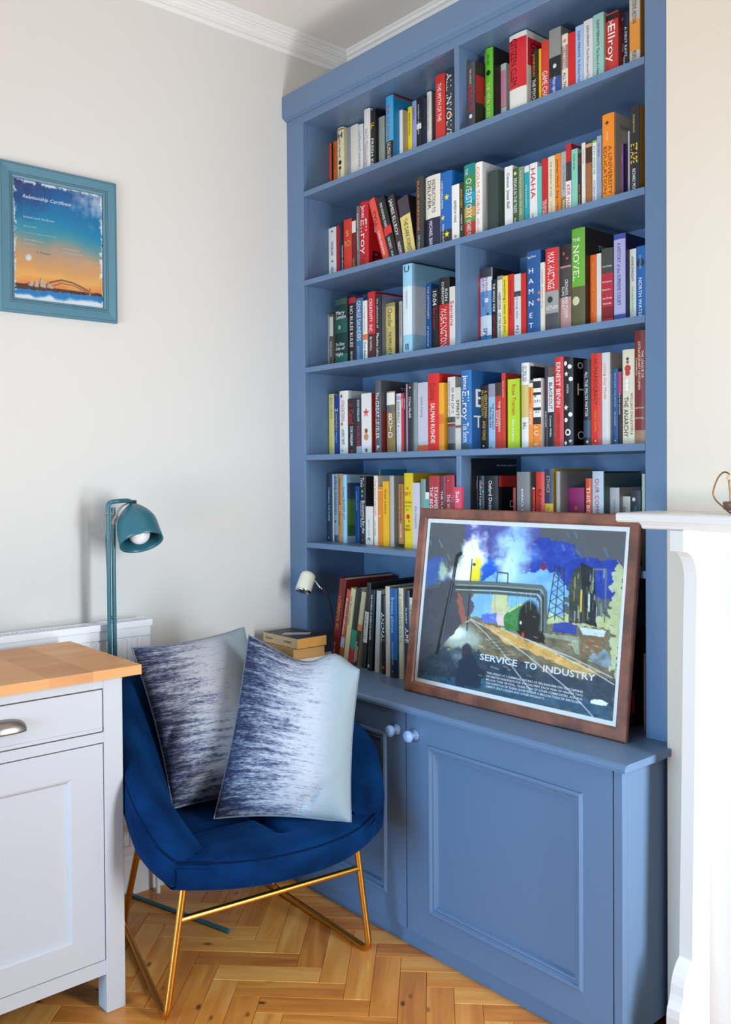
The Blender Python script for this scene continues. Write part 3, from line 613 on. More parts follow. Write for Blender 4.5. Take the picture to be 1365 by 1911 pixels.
BOOK_DATA = r'''
S['1a'] = [
(615.5,619,268.6,'d6502a','slim orange-red paperback','',{}),
(619.3,622.3,269,'1b1b1d','slim black paperback','',{}),
(622.5,628.6,265,'c9642c','slim burnt orange paperback','nature notes|m|.1|.8|.45',{}),
(629,641,239.5,'e6dcb4','cream paperback with black bird on spine','H|k|.12|.88|.6|.16|u~is for Hawk|k|.12|.45|.3~Helen Macdonald|k|.62|.97|.3',{'c':'d8cfa8','bands':[('3a2c20',.02,.035)],'shapes':[('2a2018',.5,.52,.008,14),('2a2018',.5,.6,.006,14)]}),
(649.7,653,238,'8e98a6','slim grey paperback','',{}),
(653.4,667.5,236,'e4ddd4','thick off-white paperback','',{'c':'ded6cc'}),
(668,677,234,'e2e2e2','white paperback with faint grey lettering','collected essays|e|.1|.9|.4',{}),
(678.7,690,201,'dcdbd8','tall pale grey hardback','DAVID MCCULLOUGH|e|.28|.8|.45~THE WRIGHT BROTHERS|p|.5|.92|.3|.3',{'s':.085}),
(691,700,207,'1d1d1f','black hardback with yellow letter','F|y|.1|.9|.9|.28|u~FRESH KILLS|w|.42|.98|.5',{}),
(707,718,220,'8b938c','grey-green paperback with plain spine','',{}),
(719.5,733,182,'3aa2cf','large bright blue hardback with red edges','tales and stories|r|.12|.6|.5~SALMAN RUSHDIE|w|.64|.98|.5',{'s':.07,'bands':[('241a1c',.62,.998)],'c':'2796cf','cbands':[('d23238',0,.02)],'ct':'TALES|r|.25|.9|.3|.07'}),
(746,751.5,206.6,'ece8e2','slim white paperback with brown picture cover','',{'c':'c8b49c'}),
(761.6,769,201,'ecd92c','slim yellow paperback','short fictions|k|.1|.8|.4',{}),
(769.7,777.5,190,'9a9cd0','slim lavender paperback','poems|n|.1|.5|.4',{}),
(778,786,184,'20232b','black paperback with white label','modern classics|w|.1|.9|.4',{'c':'2c4264','cbands':[('e6d27a',.86,1)],'bands':[('e8e4da',.38,.46)]}),
(796,804.5,172,'ebe7dc','white paperback with dark cover','a history of nearly|e|.05|.7|.4',{'c':'6c7076'}),
(812,830,143,'d0342c','thick red hardback','THE MYTH OF THE|w|.12|.62|.42',{'s':.075,'hard':1}),
(831,846,133,'333b46','charcoal book with big white lettering','ALL INVOLVED|w|.04|.97|.66',{'shapes':[('d98a3c',.7,.6,.006,14),('e07a2a',.6,.92,.007,14)]}),
]
S['1b'] = [
(871.5,886.5,119.5,'4b4b50','dark grey hardback with red letters','THE COMPLETE|c|.1|.32|.22~MAUS|r|.34|.72|.6',{'c':'36262a','cbands':[('b92430',.2,.6)],'shapes':[('e8e8e8',.5,.79,.006,16)]}),
(894.7,904.4,100,'1f2024','black book with white capitals','GERAINT THOMAS|w|.04|.5|.5~THE WORLD OF CYCLING|w|.55|1|.45',{'s':.075}),
(904.8,919,92.5,'62b832','lime green hardback with black spot','NICK LANE|k|.08|.2|.3~THE VITAL QUESTION|c|.42|.97|.45',{'c':'2a2a28','shapes':[('20241c',.5,.3,.008,18)],'ct':'NI|w|.4|.8|.22|.07~T|t|.5|.7|.4|.06~C|l|.5|.75|.55|.07'}),
(935,945,121,'b8c2b8','slim pale green paperback with pink panel','the notebooks|k|.72|.97|.4',{'bands':[('c8829a',.1,.62),('a8405c',.63,.645)]}),
(950,982,62,'e4e0d6','very thick white hardback with red title panel','CITIZEN CLEM|k|.05|.6|.38|.3',{'s':.065,'hard':1,'bands':[('d2202c',.06,.64)],'c':'e8e4dc','cbands':[('d8242e',.08,.4)],'ct':'CITI|k|.1|.9|.2|.08~CLEM|k|.1|.9|.34|.08'}),
(991.7,1003,95.5,'2c2420','slim dark brown paperback','JOHNSON|o|.06|.4|.4~THE PSYCHOPATH|w|.45|.98|.55',{}),
(1006,1010.4,92,'ecc030','slim mustard paperback','',{}),
(1010.8,1024.7,79,'d8402c','orange-red paperback with white capitals','GAME CHANGER|w|.42|.97|.7',{}),
(1025,1047,58,'8e8c8a','thick grey black and blue hardback','Hope against Hope|w|.62|.97|.3',{'bands':[('1d2026',.36,.62),('2c4f96',.62,1)],'shapes':[('d8d8d8',.5,.48,.006,16)],'s':.08}),
(1049,1060,66,'e6dccb','cream paperback with copper emblem','BEE SABOTAGE|w|.16|.5|.45~ALL THE RAGE|k|.55|.98|.5',{'shapes':[('c89a5c',.5,.1,.005,16)],'bands':[('a08878',.16,.5)]}),
(1060.4,1073.7,63.7,'d41f22','plain bright red paperback','',{}),
(1074.2,1089,51,'a4bfe0','pale blue paperback with thin lettering','ELENA FERRANTE  My Brilliant Friend|n|.08|.8|.3',{}),
(1089.4,1106.7,40.5,'dad8d6','pale grey paperback with thin lettering','ELENA FERRANTE  Those Who Leave and Those Who Stay|k|.08|.96|.26',{}),
(1107.1,1127,30,'96c4b8','mint green paperback with thin lettering','ELENA FERRANTE  The Story of a New Name|k|.08|.9|.26',{'c':'b4c0bc'}),
(1131,1154,28.5,'c23830','thick red paperback with huge white name','James|w|.1|.24|.3~Ellroy|w|.16|.75|.62~BLOOD|w|.78|.98|.4',{'c':'98302c','ct':'A.M|w|.1|.9|.12|.08~JA|w|.1|.9|.5|.09','bands':[('2a1a18',.02,.1)]}),
(1163,1174,24,'232a3c','navy paperback with white capitals','A FIRST RATE|w|.2|.9|.4~HARRY B|w|.6|.97|.35|.25',{}),
(1175,1194.5,-4,'b4aea2','tall grey hardback with orange band','STEVE HILTON|k|.06|.36|.4~MORE HUMAN|k|.72|.97|.42',{'s':.06,'bands':[('d98a32',.32,.72)],'c':'c08838'}),
]
S['2'] = [
(613.5,627.7,427,'dedcd8','white paperback with small sketches','WATERLAND|k|.25|.5|.3~GRAHAM|k|.7|.95|.3',{'shapes':[('46464a',.5,.6,.004,14),('5a5a58',.5,.07,.004,14)]}),
(627.9,634,422,'a8232c','slim dark red paperback','',{}),
(634.2,637.7,419.6,'28304e','very slim navy paperback','the reason|r|.1|.8|.5',{}),
(637.9,641.7,414.6,'1c1c20','very slim black paperback with white lettering','NORMAL PEOPLE|w|.4|.95|.55',{}),
(641.9,656.6,411.6,'d63c2a','orange-red paperback with gold letters','S|g|.15|.85|.5|.28|u~RO|g|.15|.85|.5|.45|u~N|g|.15|.85|.5|.97|u',{}),
(657,664.4,411.6,'6e2426','maroon paperback with white top','MAGPIE LANE|g|.66|.96|.4',{'bands':[('e4e0d8',.02,.22)]}),
(664.8,671,386,'74706c','slim grey hardback','AGAINST CREATIVITY|w|.1|.95|.4',{'s':.1}),
(671.3,687,379,'c81e2a','bright red paperback with white name','James|w|.05|.22|.5~Ellroy|w|.24|.72|.75~Perfidia|m|.74|.98|.5',{'c':'c81e2a','ct':'E|w|.15|.8|.42|.2~Per|k|.1|.95|.84|.17'}),
(687,698.5,377,'e05244','coral book leaning to the left','TYLL|k|.18|.48|.5~DANIEL KEHLMANN|w|.5|.86|.32',{'lb':717,'s':.07}),
(699.5,714,376,'232326','black book leaning left with red band','ONE HUNDRED YEARS|w|.08|.46|.3~SECRET WAR|w|.62|.95|.3',{'lb':727,'s':.07,'bands':[('d4302c',.46,.58)]}),
(716.4,728,372,'3c3234','charcoal leaning paperback with white name','JAMES ELLROY|w|.05|.62|.5~PANDEMONIUM|w|.72|.99|.5',{'lb':739.5,'s':.07}),
(731,750,378,'463844','leaning paperback with pale yellow panel','THE DARK FOREST|k|.36|.9|.4',{'lb':747.5,'s':.07,'bands':[('dcc878',.3,.99)],'c':'2c2224'}),
(769,789,335,'3c3c3a','tall charcoal hardback with orange lettering','BLACK SPARTACUS|o|.05|.72|.3|.4~Sudhir Hazareesingh|w|.74|.97|.2|.5',{'s':.065,'c':'343432'}),
(794,821,332,'e2dccb','cream hardback with navy lower half','INSTRUCTION TO|k|.06|.48|.24|.6~DELIVER|k|.06|.42|.24|.3~MICHAEL BARBER|w|.58|.97|.24|.4',{'s':.075,'bands':[('2a2748',.545,1)]}),
(821.4,843,324,'1f66b4','bright blue hardback with yellow stars','YANIS VAROUFAKIS|w|.1|.46|.2|.2~Adults in the Room|w|.66|.96|.2|.3',{'bands':[('2c3436',.74,1)],'shapes':[('f2e02a',.6,.33,.011,5),('f2e02a',.25,.58,.01,5),('f2e02a',.6,.8,.011,5)],'c':'1f74c4'}),
(843.4,857.4,347,'ece8e4','white paperback with faint sketch','NEMESIS IN WAVE|k|.25|.6|.35',{'shapes':[('c89a84',.5,.82,.005,14)]}),
(857.8,865.2,342,'35382c','slim olive black paperback','JOHN CASEY|y|.1|.4|.35~WEST OF|w|.5|.9|.35',{}),
(865.5,886,310,'1f8c86','teal paperback with striped autumn colours','THE|w|.05|.13|.3|.3~OVERSTORY|w|.18|.68|.55~RICHARD POWERS|w|.7|.99|.4',{'bands':[('3f8c46',.14,.3),('24a2bc',.36,.46),('c8963c',.54,.66),('5c9a44',.66,.72),('b4342c',.72,.9),('2c2c4c',.9,1)],'s':.075}),
(886.5,899,305,'ece6e0','white hardback with orange lettering','COLM TOIBIN|o|.06|.66|.5~NORA WEBSTER|o|.72|.97|.3',{'s':.065,'c':'dcdcd8','hard':1}),
(909.5,929,322,'34443f','dark green book standing back from the front','',{'s':.08,'c':'5e7068','hard':1}),
(942,957,313,'e8e6e4','white paperback with small grey title','Census  Jesse Ball|k|.1|.62|.35',{'s':.08}),
(957.4,967.4,316,'3c5c34','green paperback with white capitals','PEOPLE IN THE TREES|w|.16|.7|.6~HANYA|w|.78|.98|.4',{'shapes':[('d8d890',.5,.08,.005,14)]}),
(968,978,313,'7a9478','grey-green paperback','Five Days in London May 1940|c|.06|.75|.35',{}),
(979,988,311,'22a0ac','turquoise paperback','brief encounters|w|.3|.8|.3',{'bands':[('e0dedc',0,.1)]}),
(988.6,1003,306.7,'e8e4e2','white paperback with huge red letters','HAHA|r|.08|.74|.62~Laurent B|k|.78|.98|.3',{}),
(1003.4,1011.5,312,'63c0b8','slim aqua paperback','',{}),
(1011.8,1023,298,'c4242a','red paperback with white lettering','THE HOUSE BY THE|w|.62|.97|.35|.65~LOCK AND KEY|w|.64|.97|.35|.3',{'s':.085}),
(1023.4,1036,293.6,'e0d6b4','cream paperback','the emperor of lies|e|.08|.6|.3~LEONARD|g|.68|.97|.3',{}),
(1036.5,1047,288.6,'e8862a','orange paperback','Jesmyn Ward  Sing Unburied|m|.08|.97|.4',{}),
(1047.4,1056,285,'b0aca6','grey paperback with gold lower half','Ian McGuire|e|.2|.55|.4~Winter|w|.7|.97|.4',{'bands':[('94773e',.66,1)]}),
(1056.4,1066.6,270.5,'c4282c','red and white paperback with portrait','KEIR HARDIE|r|.55|.98|.6',{'bands':[('3a3a3e',.24,.5),('eceae6',.5,1)],'s':.08}),
(1067,1078.5,280,'86cdb4','mint paperback','little lives|n|.08|.7|.3',{}),
(1079,1085.5,287,'2a2634','slim black paperback with red lettering','MAN|r|.06|.3|.5~JENNY ERPENBECK|o|.5|.97|.4',{}),
(1086,1093,267.7,'e6e0d6','slim white paperback','Rachel Cusk|e|.1|.7|.35',{'shapes':[('c83828',.5,.93,.0028,14)]}),
(1093.5,1105.5,266,'4c2c1e','dark brown paperback with copper picture','',{'bands':[('a0683c',.3,.96),('c8a078',.03,.08)]}),
(1106,1114,263.5,'e2e4de','white paperback with green tip','STAY WITH ME|t|.08|.5|.45~AYOBAMI ADEBAYO|b|.56|.99|.5',{'bands':[('7cb83c',0,.03)]}),
(1114.5,1123,255,'94a6c2','slim grey-blue paperback','the silence|n|.1|.6|.3',{}),
(1123.5,1146,216,'ee8a20','tall orange hardback with mortarboard emblem','A UNIVERSITY|m|.36|.9|.3|.7~EDUCATION|m|.36|.9|.32|.28~David Willetts|c|.2|.3|.2',{'s':.05,'hard':1,'c':'c4bcae','shapes':[('3a3024',.45,.1,.007,4)],'ct':'DAVID|e|.15|.9|.16|.045'}),
(1147,1155,273,'8e5a98','purple paperback with dark cover','fractured lives|w|.2|.8|.35',{'c':'4a2470','ct':'S|w|.2|.6|.18|.14~FI|w|.4|.9|.5|.1~F|w|.5|.9|.68|.1','s':.085}),
(1172.4,1174.8,245,'dcdce4','very slim white booklet','',{}),
(1175.2,1192.7,199.5,'26262a','tall black book with yellow band','ETAPE|y|.42|.64|.75~RICHARD MOORE|w|.7|.98|.35~STORIES FROM|g|.1|.3|.2',{'s':.045,'c':'b8862a','hard':1}),
]
S['3a'] = [
(612,615,588,'8a8c88','very slim grey paperback','',{}),
(615.2,622,587,'5c5850','slim brown-grey paperback','field guide|w|.5|.95|.35',{'bands':[('c4c2b8',.05,.4)]}),
(625,647.7,558,'1c3a36','dark green hardback with misty picture','Mary|w|.1|.8|.22|.24|u~Lawson|w|.1|.9|.22|.3|u~The Other|w|.05|.8|.18|.68|u~Side of|w|.05|.8|.18|.74|u~Night|w|.05|.7|.18|.82|u',{'bands':[('245a54',.3,.5),('2c6c60',.8,.97),('3a5450',.02,.1)],'shapes':[('b89a78',.4,.42,.008,14)]}),
(649.7,663,554.6,'2a1e20','black and red hardback','NO RULES RULES|w|.14|.72|.45~REED HASTINGS|w|.78|.95|.3',{'c':'c02430','hard':1,'bands':[('b82230',.02,.1)]}),
(663.4,677,558,'3a6c98','blue paperback with white capitals','GEORGE SAUNDERS|w|.04|.64|.55~pastoralia|s|.72|.95|.4',{'s':.1}),
(677.3,685.5,562,'ece6e0','slim white paperback with orange spot','the orange notebook|o|.08|.5|.3~Paul Beatty|k|.66|.95|.4',{'bands':[('e8762a',.53,.62)]}),
(685.8,699.5,546,'c8202a','bright red hardback with white capitals','CREATIVITY, INC.|w|.1|.58|.45~ED CATMULL|w|.64|.84|.3',{'c':'d42430','bands':[('4a2226',.6,1)],'s':.085,'hard':1}),
(700,710.7,551,'28262a','black paperback with white lettering','the adventures of|w|.06|.5|.3~Maurice Leblanc|w|.58|.98|.55',{'c':'8c88a0'}),
(720.6,737,567,'c4b26a','olive yellow paperback with little figure','Chandler|n|.1|.42|.55~THE SIMPLE ART|k|.5|.85|.3',{'c':'4a3a30','bands':[('d8c46c',.1,.42),('8c8c5c',.0,.06)],'shapes':[('2a2418',.5,.9,.006,14)]}),
(745,750.7,563,'b8b2b0','slim grey paperback','COLLECTED STORIES|e|.06|.9|.4',{}),
(751,768,495,'92c4dc','large pale blue volume with white middle','U|k|.2|.8|.5|.09|u~II|k|.2|.8|.5|.96|u~UNDERGRADUATE|e|.3|.5|.2',{'s':.03,'c':'8ec2da','bands':[('d0dae0',.25,.79)],'cbands':[('c8d4da',.25,.79)],'d':.236}),
(795,805,531,'22508c','blue hardback with tiny emblem','THE DICTIONARY|c|.04|.5|.35~of etymology|w|.6|.9|.3',{'c':'24548f'}),
(806,818,540,'26262a','black paperback with white numerals','10:04|w|.04|.26|.6~Ben Lerner|r|.3|.64|.4',{}),
(818.5,838.5,520,'2c2a28','black and red hardback with white lettering','RON|w|.16|.32|.22|.75~CHERNOW|w|.06|.36|.24|.45~WASHINGTON|w|.4|.92|.6',{'bands':[('c82c24',.36,.94),('9c7040',.945,1)]}),
(839,849.5,536,'e4ddd2','cream paperback with red lettering','Sapiens|r|.22|.9|.6',{}),
]
S['3b'] = [
(883,895,518,'c01c24','red hardback with white capitals','POMERANSKI|w|.08|.42|.5~GERALD JACOBS|m|.46|.9|.4',{'s':.08}),
(896,917,503,'c8d4de','blue and white paperback with balloon','THE SPY WHO CAME|b|.1|.5|.25|.3~IN FROM THE COLD|r|.12|.6|.22|.6~SPY|k|.78|.9|.35',{'bands':[('3c3c46',0,.12),('5a96c8',.3,.62),('3a78b0',.88,1)],'shapes':[('eef2f4',.6,.42,.007,16),('1c2430',.7,.6,.004,14)],'c':'26262c'}),
(917.7,928,523,'232126','black paperback with white capitals','THE WHOLE WIDE|w|.06|.5|.45~MATT SALESSES|r|.55|.95|.3',{}),
(928.5,938,516,'dcd6c6','cream paperback with black capitals','HEROES|k|.25|.5|.5~OF THE FRONTIER|k|.55|.97|.45',{'bands':[('8e8a84',.0,.06)]}),
(938.6,948,516,'e6d020','yellow paperback','everything I never told you|k|.06|.97|.4',{}),
(948.4,959.6,513,'d42a24','red paperback with thin lettering','the amateur marriage|m|.1|.6|.3',{}),
(960,972.3,512.6,'d8d8d8','pale grey paperback','the long take|e|.3|.75|.3~M.J|n|.78|.9|.4',{'bands':[('3c4048',.26,.34)]}),
(972.7,982.3,511,'d22a20','slim red paperback','',{}),
(983,1008,471,'24548f','tall blue hardback with spaced white letters','H|w|.1|.6|.32|.26|u~A|w|.1|.6|.32|.38|u~M|w|.1|.6|.32|.5|u~N|w|.1|.6|.32|.64|u~E|w|.1|.6|.32|.78|u~T|w|.1|.6|.32|.9|u~Maggie OFarrell|w|.04|.7|.14|.08|u',{'s':.06,'hard':1,'shapes':[('c06a5c',.9,.5,.004,14),('c89a70',.88,.58,.004,14)]}),
(1009,1017,490.6,'dcd4c2','slim cream paperback','LANARK  Alasdair Gray|e|.1|.9|.4',{}),
(1017.4,1041.5,465.7,'9a9894','red topped paperback with grey photograph','MAX HASTINGS|w|.05|.48|.55~VIETNAM|w|.05|.95|.28|.72|u',{'bands':[('d02c2c',0,.5),('4c4c4e',.76,.96)],'shapes':[('38383a',.4,.6,.009,14)]}),
(1042,1065,460,'c09088','rose brown paperback with black top','CROWDS AND POWER|w|.4|.84|.26|.65~ELIAS CANETTI|w|.48|.78|.26|.35',{'bands':[('2c2424',0,.24),('4a4240',.26,.6)],'shapes':[('d05848',.4,.1,.006,5),('d05848',.7,.16,.005,5)],'s':.07}),
(1066.5,1090.5,429,'5c5838','very tall olive and green hardback','THE|w|.1|.7|.22|.13|u~NOVEL|w|.17|.52|.5|.4',{'s':.05,'hard':1,'bands':[('66a832',0,.58)],'c':'3c3424','ct':'THE|w|.3|.7|.2|.05','shapes':[('c8c8a0',.35,.72,.012,14)]}),
(1102,1113.5,477,'ea6a22','orange paperback with thin lettering','MICHAEL LEWIS  the undoing|g|.1|.85|.3',{'s':.075}),
(1114,1122.5,474,'dedad6','slim plain white paperback','',{}),
(1123,1144.5,465.7,'46483e','dark paperback fading to red','Richard Flanagan|w|.1|.9|.14|.24|u~The Narrow|w|.05|.9|.15|.44|u~Road to|w|.1|.8|.15|.54|u~the Deep|w|.1|.9|.15|.65|u~North|w|.15|.85|.15|.72|u',{'bands':[('b8283a',.32,1),('b84448',.75,.9)]}),
(1145,1165,439,'3a4a9c','tall blue hardback with lilac title panel','A HISTORY of the SUPREME COURT|n|.1|.8|.32',{'s':.06,'hard':1,'bands':[('aca8d0',.06,.9)],'c':'2a2c5c'}),
(1175.5,1187.6,466,'dcd8cc','cream paperback with black name','ANNE ENRIGHT|k|.1|.44|.35~THE GREEN ROAD|l|.5|.85|.3',{'s':.08}),
(1188,1204,461,'2460a4','blue paperback with dark spot','IAN MCGUIRE|s|.12|.3|.25~NORTH WATER|w|.42|.95|.42',{'shapes':[('1a2c44',.5,.22,.011,16)]}),
]
S['4'] = [
(614,623.8,736,'d8cc7a','pale yellow paperback','BAD NEWS|e|.06|.4|.45~edward|g|.7|.9|.3',{}),
(624.2,632.7,738,'24408c','navy blue paperback with gold lettering','H|w|.1|.9|.5|.28|u~HAMNET|g|.3|.6|.4~Maggie|s|.62|.9|.3',{}),
(633,648.8,730.5,'dedcd6','white hardback with red lettering','CIVILISATIONS|r|.15|.48|.35~LAURENT BINET|k|.6|.85|.3',{'shapes':[('b03a2c',.3,.08,.006,14),('c0742c',.35,.52,.006,14),('2c5a62',.4,.94,.005,4)],'s':.085,'c':'d4d2cc'}),
(649.2,664.4,745,'222226','black paperback with red title','THE|r|.1|.6|.25|.14|u~Cartel|r|.2|.45|.6~DON WINSLOW|w|.5|.85|.35',{'shapes':[('b03030',.5,.94,.005,14),('8a8a8e',.5,.78,.005,14)]}),
(664.8,674.3,743,'2a3246','dark navy paperback with red title','DON WINSLOW|w|.04|.42|.45~BORDER|r|.5|.88|.6',{'bands':[('9ab4c4',.86,1)]}),
(674.6,693,735,'e2deda','white paperback with large red star','BEYOND|w|.28|.72|.1|.36|u',{'shapes':[('d4402c',.5,.32,.017,5),('c88a5c',.5,.72,.012,16),('8e4a2c',.5,.62,.008,16),('2c4a80',.5,.94,.010,5)],'c':'c43428'}),
(699.5,710,711,'54525a','dark grey and red hardback with white lettering','The|w|.16|.26|.5~GREAT LEVELER|w|.28|.8|.62~P|w|.3|.9|.5|.95|u',{'s':.07,'hard':1,'c':'4a484e','cbands':[('7a2428',.42,1)],'bands':[('8e2a2c',.98,1)],'ct':'The|w|.5|.95|.15|.07~L|w|.3|.6|.55|.16~III|w|.3|.6|.7|.06~W|w|.25|.6|.95|.11'}),
(722,737,731,'8c7448','brown paperback with white top','B|w|.25|.75|.5|.45|u~O|w|.25|.75|.5|.54|u~Y|w|.25|.75|.5|.64|u~D|w|.25|.75|.5|.75|u',{'bands':[('e6e2d8',.02,.22),('6c6862',.22,.34)],'s':.09,'c':'3c3430'}),
(740,748.8,735,'d8d6d6','slim white paperback','ROSIE RESULT|n|.14|.5|.5~Graeme|s|.6|.95|.3',{'bands':[('b0a4c0',.04,.11)],'shapes':[('c84a34',.5,.55,.003,14)]}),
(749.2,754,734,'c8343c','very slim red paperback','KNOW|w|.1|.5|.4',{}),
(754.3,757.8,732,'26262c','very slim black paperback','HARVARD|w|.1|.5|.5',{}),
(758,760.6,717,'c490b0','very slim pink paperback','',{}),
(760.9,771,716,'2c2a2e','charcoal paperback with white title','Urban Health|w|.2|.5|.5',{'shapes':[('e8e8e8',.5,.06,.003,14)]}),
(771.3,778.4,714,'8a968e','grey-green paperback','planning|w|.1|.6|.3',{}),
(778.7,797.7,715,'c8c4d2','thick pale lilac paperback','textbook of planning|e|.2|.5|.25',{'bands':[('d8683a',.9,.995)]}),
(798,819,698.6,'d4241e','thick scarlet hardback','Quichotte|m|.12|.34|.5~SALMAN RUSHDIE|w|.38|.9|.4',{'s':.06,'hard':1,'c':'d8281e','ct':'C|w|.5|.9|.14|.08'}),
(819.4,828.5,715,'e8a428','orange and yellow paperback','',{'bands':[('d8702c',.46,.6),('e48c2a',.6,.96)]}),
(829,849,705,'dedace','cream hardback with green lower block','DREAMERS AND CAPTIVES|e|.06|.6|.25|.3~DI AN OF C|k|.15|.5|.3|.75',{'bands':[('3c4a40',.54,.62),('70767a',.64,.9),('343c34',.9,1),('b83030',.63,.67)],'s':.075}),
(850,860.2,723.5,'d8cec0','slim beige paperback','SPIRITS|k|.2|.5|.5',{'bands':[('6c5c50',.6,.64)]}),
(860.6,879,692.4,'2a6aa8','thick royal blue paperback with white name','James|w|.06|.24|.5~Ellroy|w|.26|.62|.72~This Storm|w|.66|.9|.6',{'s':.05,'c':'235c98','ct':'E|w|.1|.6|.46|.24~Th|w|.05|.85|.72|.16','bands':[('2c4664',.92,1)]}),
(897,911.4,720,'26221e','black paperback with gold lettering','A GENTLEMAN|g|.08|.5|.35|.72~IN MOSCOW|g|.08|.48|.35|.3~AMOR TOWLES|g|.55|.85|.4',{'shapes':[('e8e4da',.4,.94,.0028,14)]}),
(911.9,924.4,717,'9cc0dc','pale blue paperback','THE THREE-BODY|k|.3|.7|.3|.7~PROBLEM|k|.36|.66|.3|.3',{'bands':[('9a94a4',0,.2)],'shapes':[('2c3438',.4,.97,.004,4)]}),
(924.8,936.2,714.7,'cc3a2e','red paperback with white lettering','THE WANDERING|w|.28|.74|.35|.7~EARTH|w|.42|.65|.35|.3',{'bands':[('4a342c',0,.2)]}),
(936.6,943.8,697,'d2402e','slim vermilion paperback','short stories|w|.1|.9|.35',{}),
(947.7,970,708.6,'b4d22c','lime green paperback','Rose Tremain|r|.08|.52|.35|.55~Music and Silence|w|.58|.9|.2',{'s':.07}),
(972.7,986.7,678,'dedcd6','white and black hardback','GUILLEM BALAGUE|k|.04|.22|.6~BALL|k|.7|.78|.5',{'s':.06,'hard':1,'bands':[('c8b468',.26,.64)],'c':'e2e0dc','cbands':[('2a2a2e',.04,.2)]}),
(987,995,715.5,'e88a2c','slim orange paperback','CRYPTIC|w|.4|.66|.55~crosswords|m|.06|.34|.35',{'bands':[('e0ded8',0,.06)]}),
(995.4,1010,707,'e4e2de','crossword patterned book with orange base','B|k|.1|.5|.3|.27|u~O F I|k|.1|.9|.3|.35|u~A S|k|.3|.8|.3|.5|u~The|w|.05|.6|.25|.72|u~C|w|.1|.7|.5|.82|u~GO|w|.1|.7|.3|.97|u',{'bands':[('222226',.04,.14),('222226',.2,.24),('222226',.42,.46),('222226',.56,.66),('e8862a',.66,1)]}),
(1010.4,1022.6,685,'38333a','dark paperback standing before white cover','ALAN JUDD|w|.55|.85|.4~ACCIDENTAL|m|.2|.5|.4',{'s':.075,'c':'e0dcda'}),
(1023,1034,704,'e2dedc','white paperback with black lower part','BLACKOUT|k|.08|.46|.6~Connie Willis|w|.55|.85|.35',{'bands':[('222228',.5,1)]}),
(1034.5,1051,667,'cc2c2c','red hardback with bold white capitals','ERNEST BEVIN|w|.06|.56|.5~ANDREW ADONIS|m|.62|.9|.3',{'s':.055,'hard':1}),
(1051.4,1069,669,'1a1a1c','black hardback with white swirling shapes','DYSTOPIA|w|.3|.4|.2|.5',{'c':'1c1c1e','shapes':[('e8e6e2',.25,.06,.006,16),('e8e6e2',.7,.1,.006,16),('e8e6e2',.35,.18,.008,5),('e8e6e2',.8,.24,.006,16),('e8e6e2',.3,.56,.009,5),('e8e6e2',.75,.64,.006,16),('e8e6e2',.3,.7,.006,16),('e8e6e2',.5,.84,.009,16),('1a1a1c',.5,.84,.005,16),('e8e6e2',.25,.96,.005,16),('e8e6e2',.75,.94,.006,5)],'ct':'o|w|.1|.5|.12|.12~H|w|.1|.8|.42|.14~s|w|.3|.9|.6|.16~OA|w|.1|.9|.92|.1'}),
(1088,1102,672,'262a30','black paperback with blue label','ALL THE PIECES MATTER|w|.14|.66|.4~the inside story|e|.16|.6|.2|.25',{'bands':[('3c5064',.7,.9)],'s':.08,'shapes':[('e4e4e0',.6,.95,.0035,14)]}),
(1102.4,1122.2,661,'d8321e','thick scarlet book with dark lettering','HUMANOCRACY|m|.06|.56|.4~GARY HAMEL|o|.62|.86|.25',{'s':.06,'hard':1,'shapes':[('f0ece4',.5,.95,.0035,3)]}),
(1122.6,1138,659,'dad6d4','white hardback with pale orange lettering','Losing Our Minds|o|.12|.5|.35',{'c':'b8b4b4','hard':1}),
(1138.4,1153.5,689,'2c5c92','blue paperback with white capitals','BERNARD MALAMUD|s|.06|.5|.35~The Assistant|w|.56|.8|.25',{'s':.075,'shapes':[('f0ece4',.5,.94,.003,3)]}),
(1154,1160.8,694,'3a2630','slim dark paperback with pink top','fast the curiosity|w|.3|.9|.4',{'bands':[('b83c6c',0,.3)]}),
(1161.2,1183.6,653.5,'ddd4b8','cream hardback with soldier figure','THE ANARCHY|k|.5|.92|.42|.35~WILLIAM DALRYMPLE|m|.46|.9|.2|.8',{'s':.05,'hard':1,'shapes':[('2c3c58',.48,.1,.004,14),('8a5a44',.48,.135,.004,14),('b83c34',.48,.2,.009,14),('b83c34',.48,.25,.007,14),('ece8e0',.45,.33,.006,14),('ece8e0',.45,.38,.006,14),('ece8e0',.45,.42,.005,14)]}),
(1184,1204,618,'7a2426','very tall dark red volume','THE LEAGUE OF|c|.18|.42|.2|.78~EXTRAORDINARY GENTLEMEN|c|.1|.52|.24|.5~OMNIBUS|c|.24|.44|.18|.22~ALAN MOORE|c|.1|.9|.15|.69|u~KEVIN ONEILL|c|.1|.9|.15|.78|u',{'s':.04,'hard':1,'bands':[('a0785c',.88,1)]}),
]
S['5a'] = [
(609,620.3,884,'2c384e','navy hardback with dim lettering','TOWARDS THE FLAME|s|.2|.7|.3',{'shapes':[('e8e8ec',.4,.95,.004,3)]}),
(620.6,623,885,'d0ccc8','very slim white paperback','',{}),
(623.3,630,884.5,'7e9ab2','grey-blue paperback with small portrait','STEVE COOGAN|n|.04|.6|.6',{'shapes':[('b89878',.4,.78,.004,14),('2c2a2c',.4,.7,.004,14)],'bands':[('2c4c6c',.9,1)]}),
(630.4,638.4,884.5,'c48a42','tan orange paperback','FRANCIS FUKUYAMA|k|.06|.46|.4~identity|m|.55|.85|.4',{}),
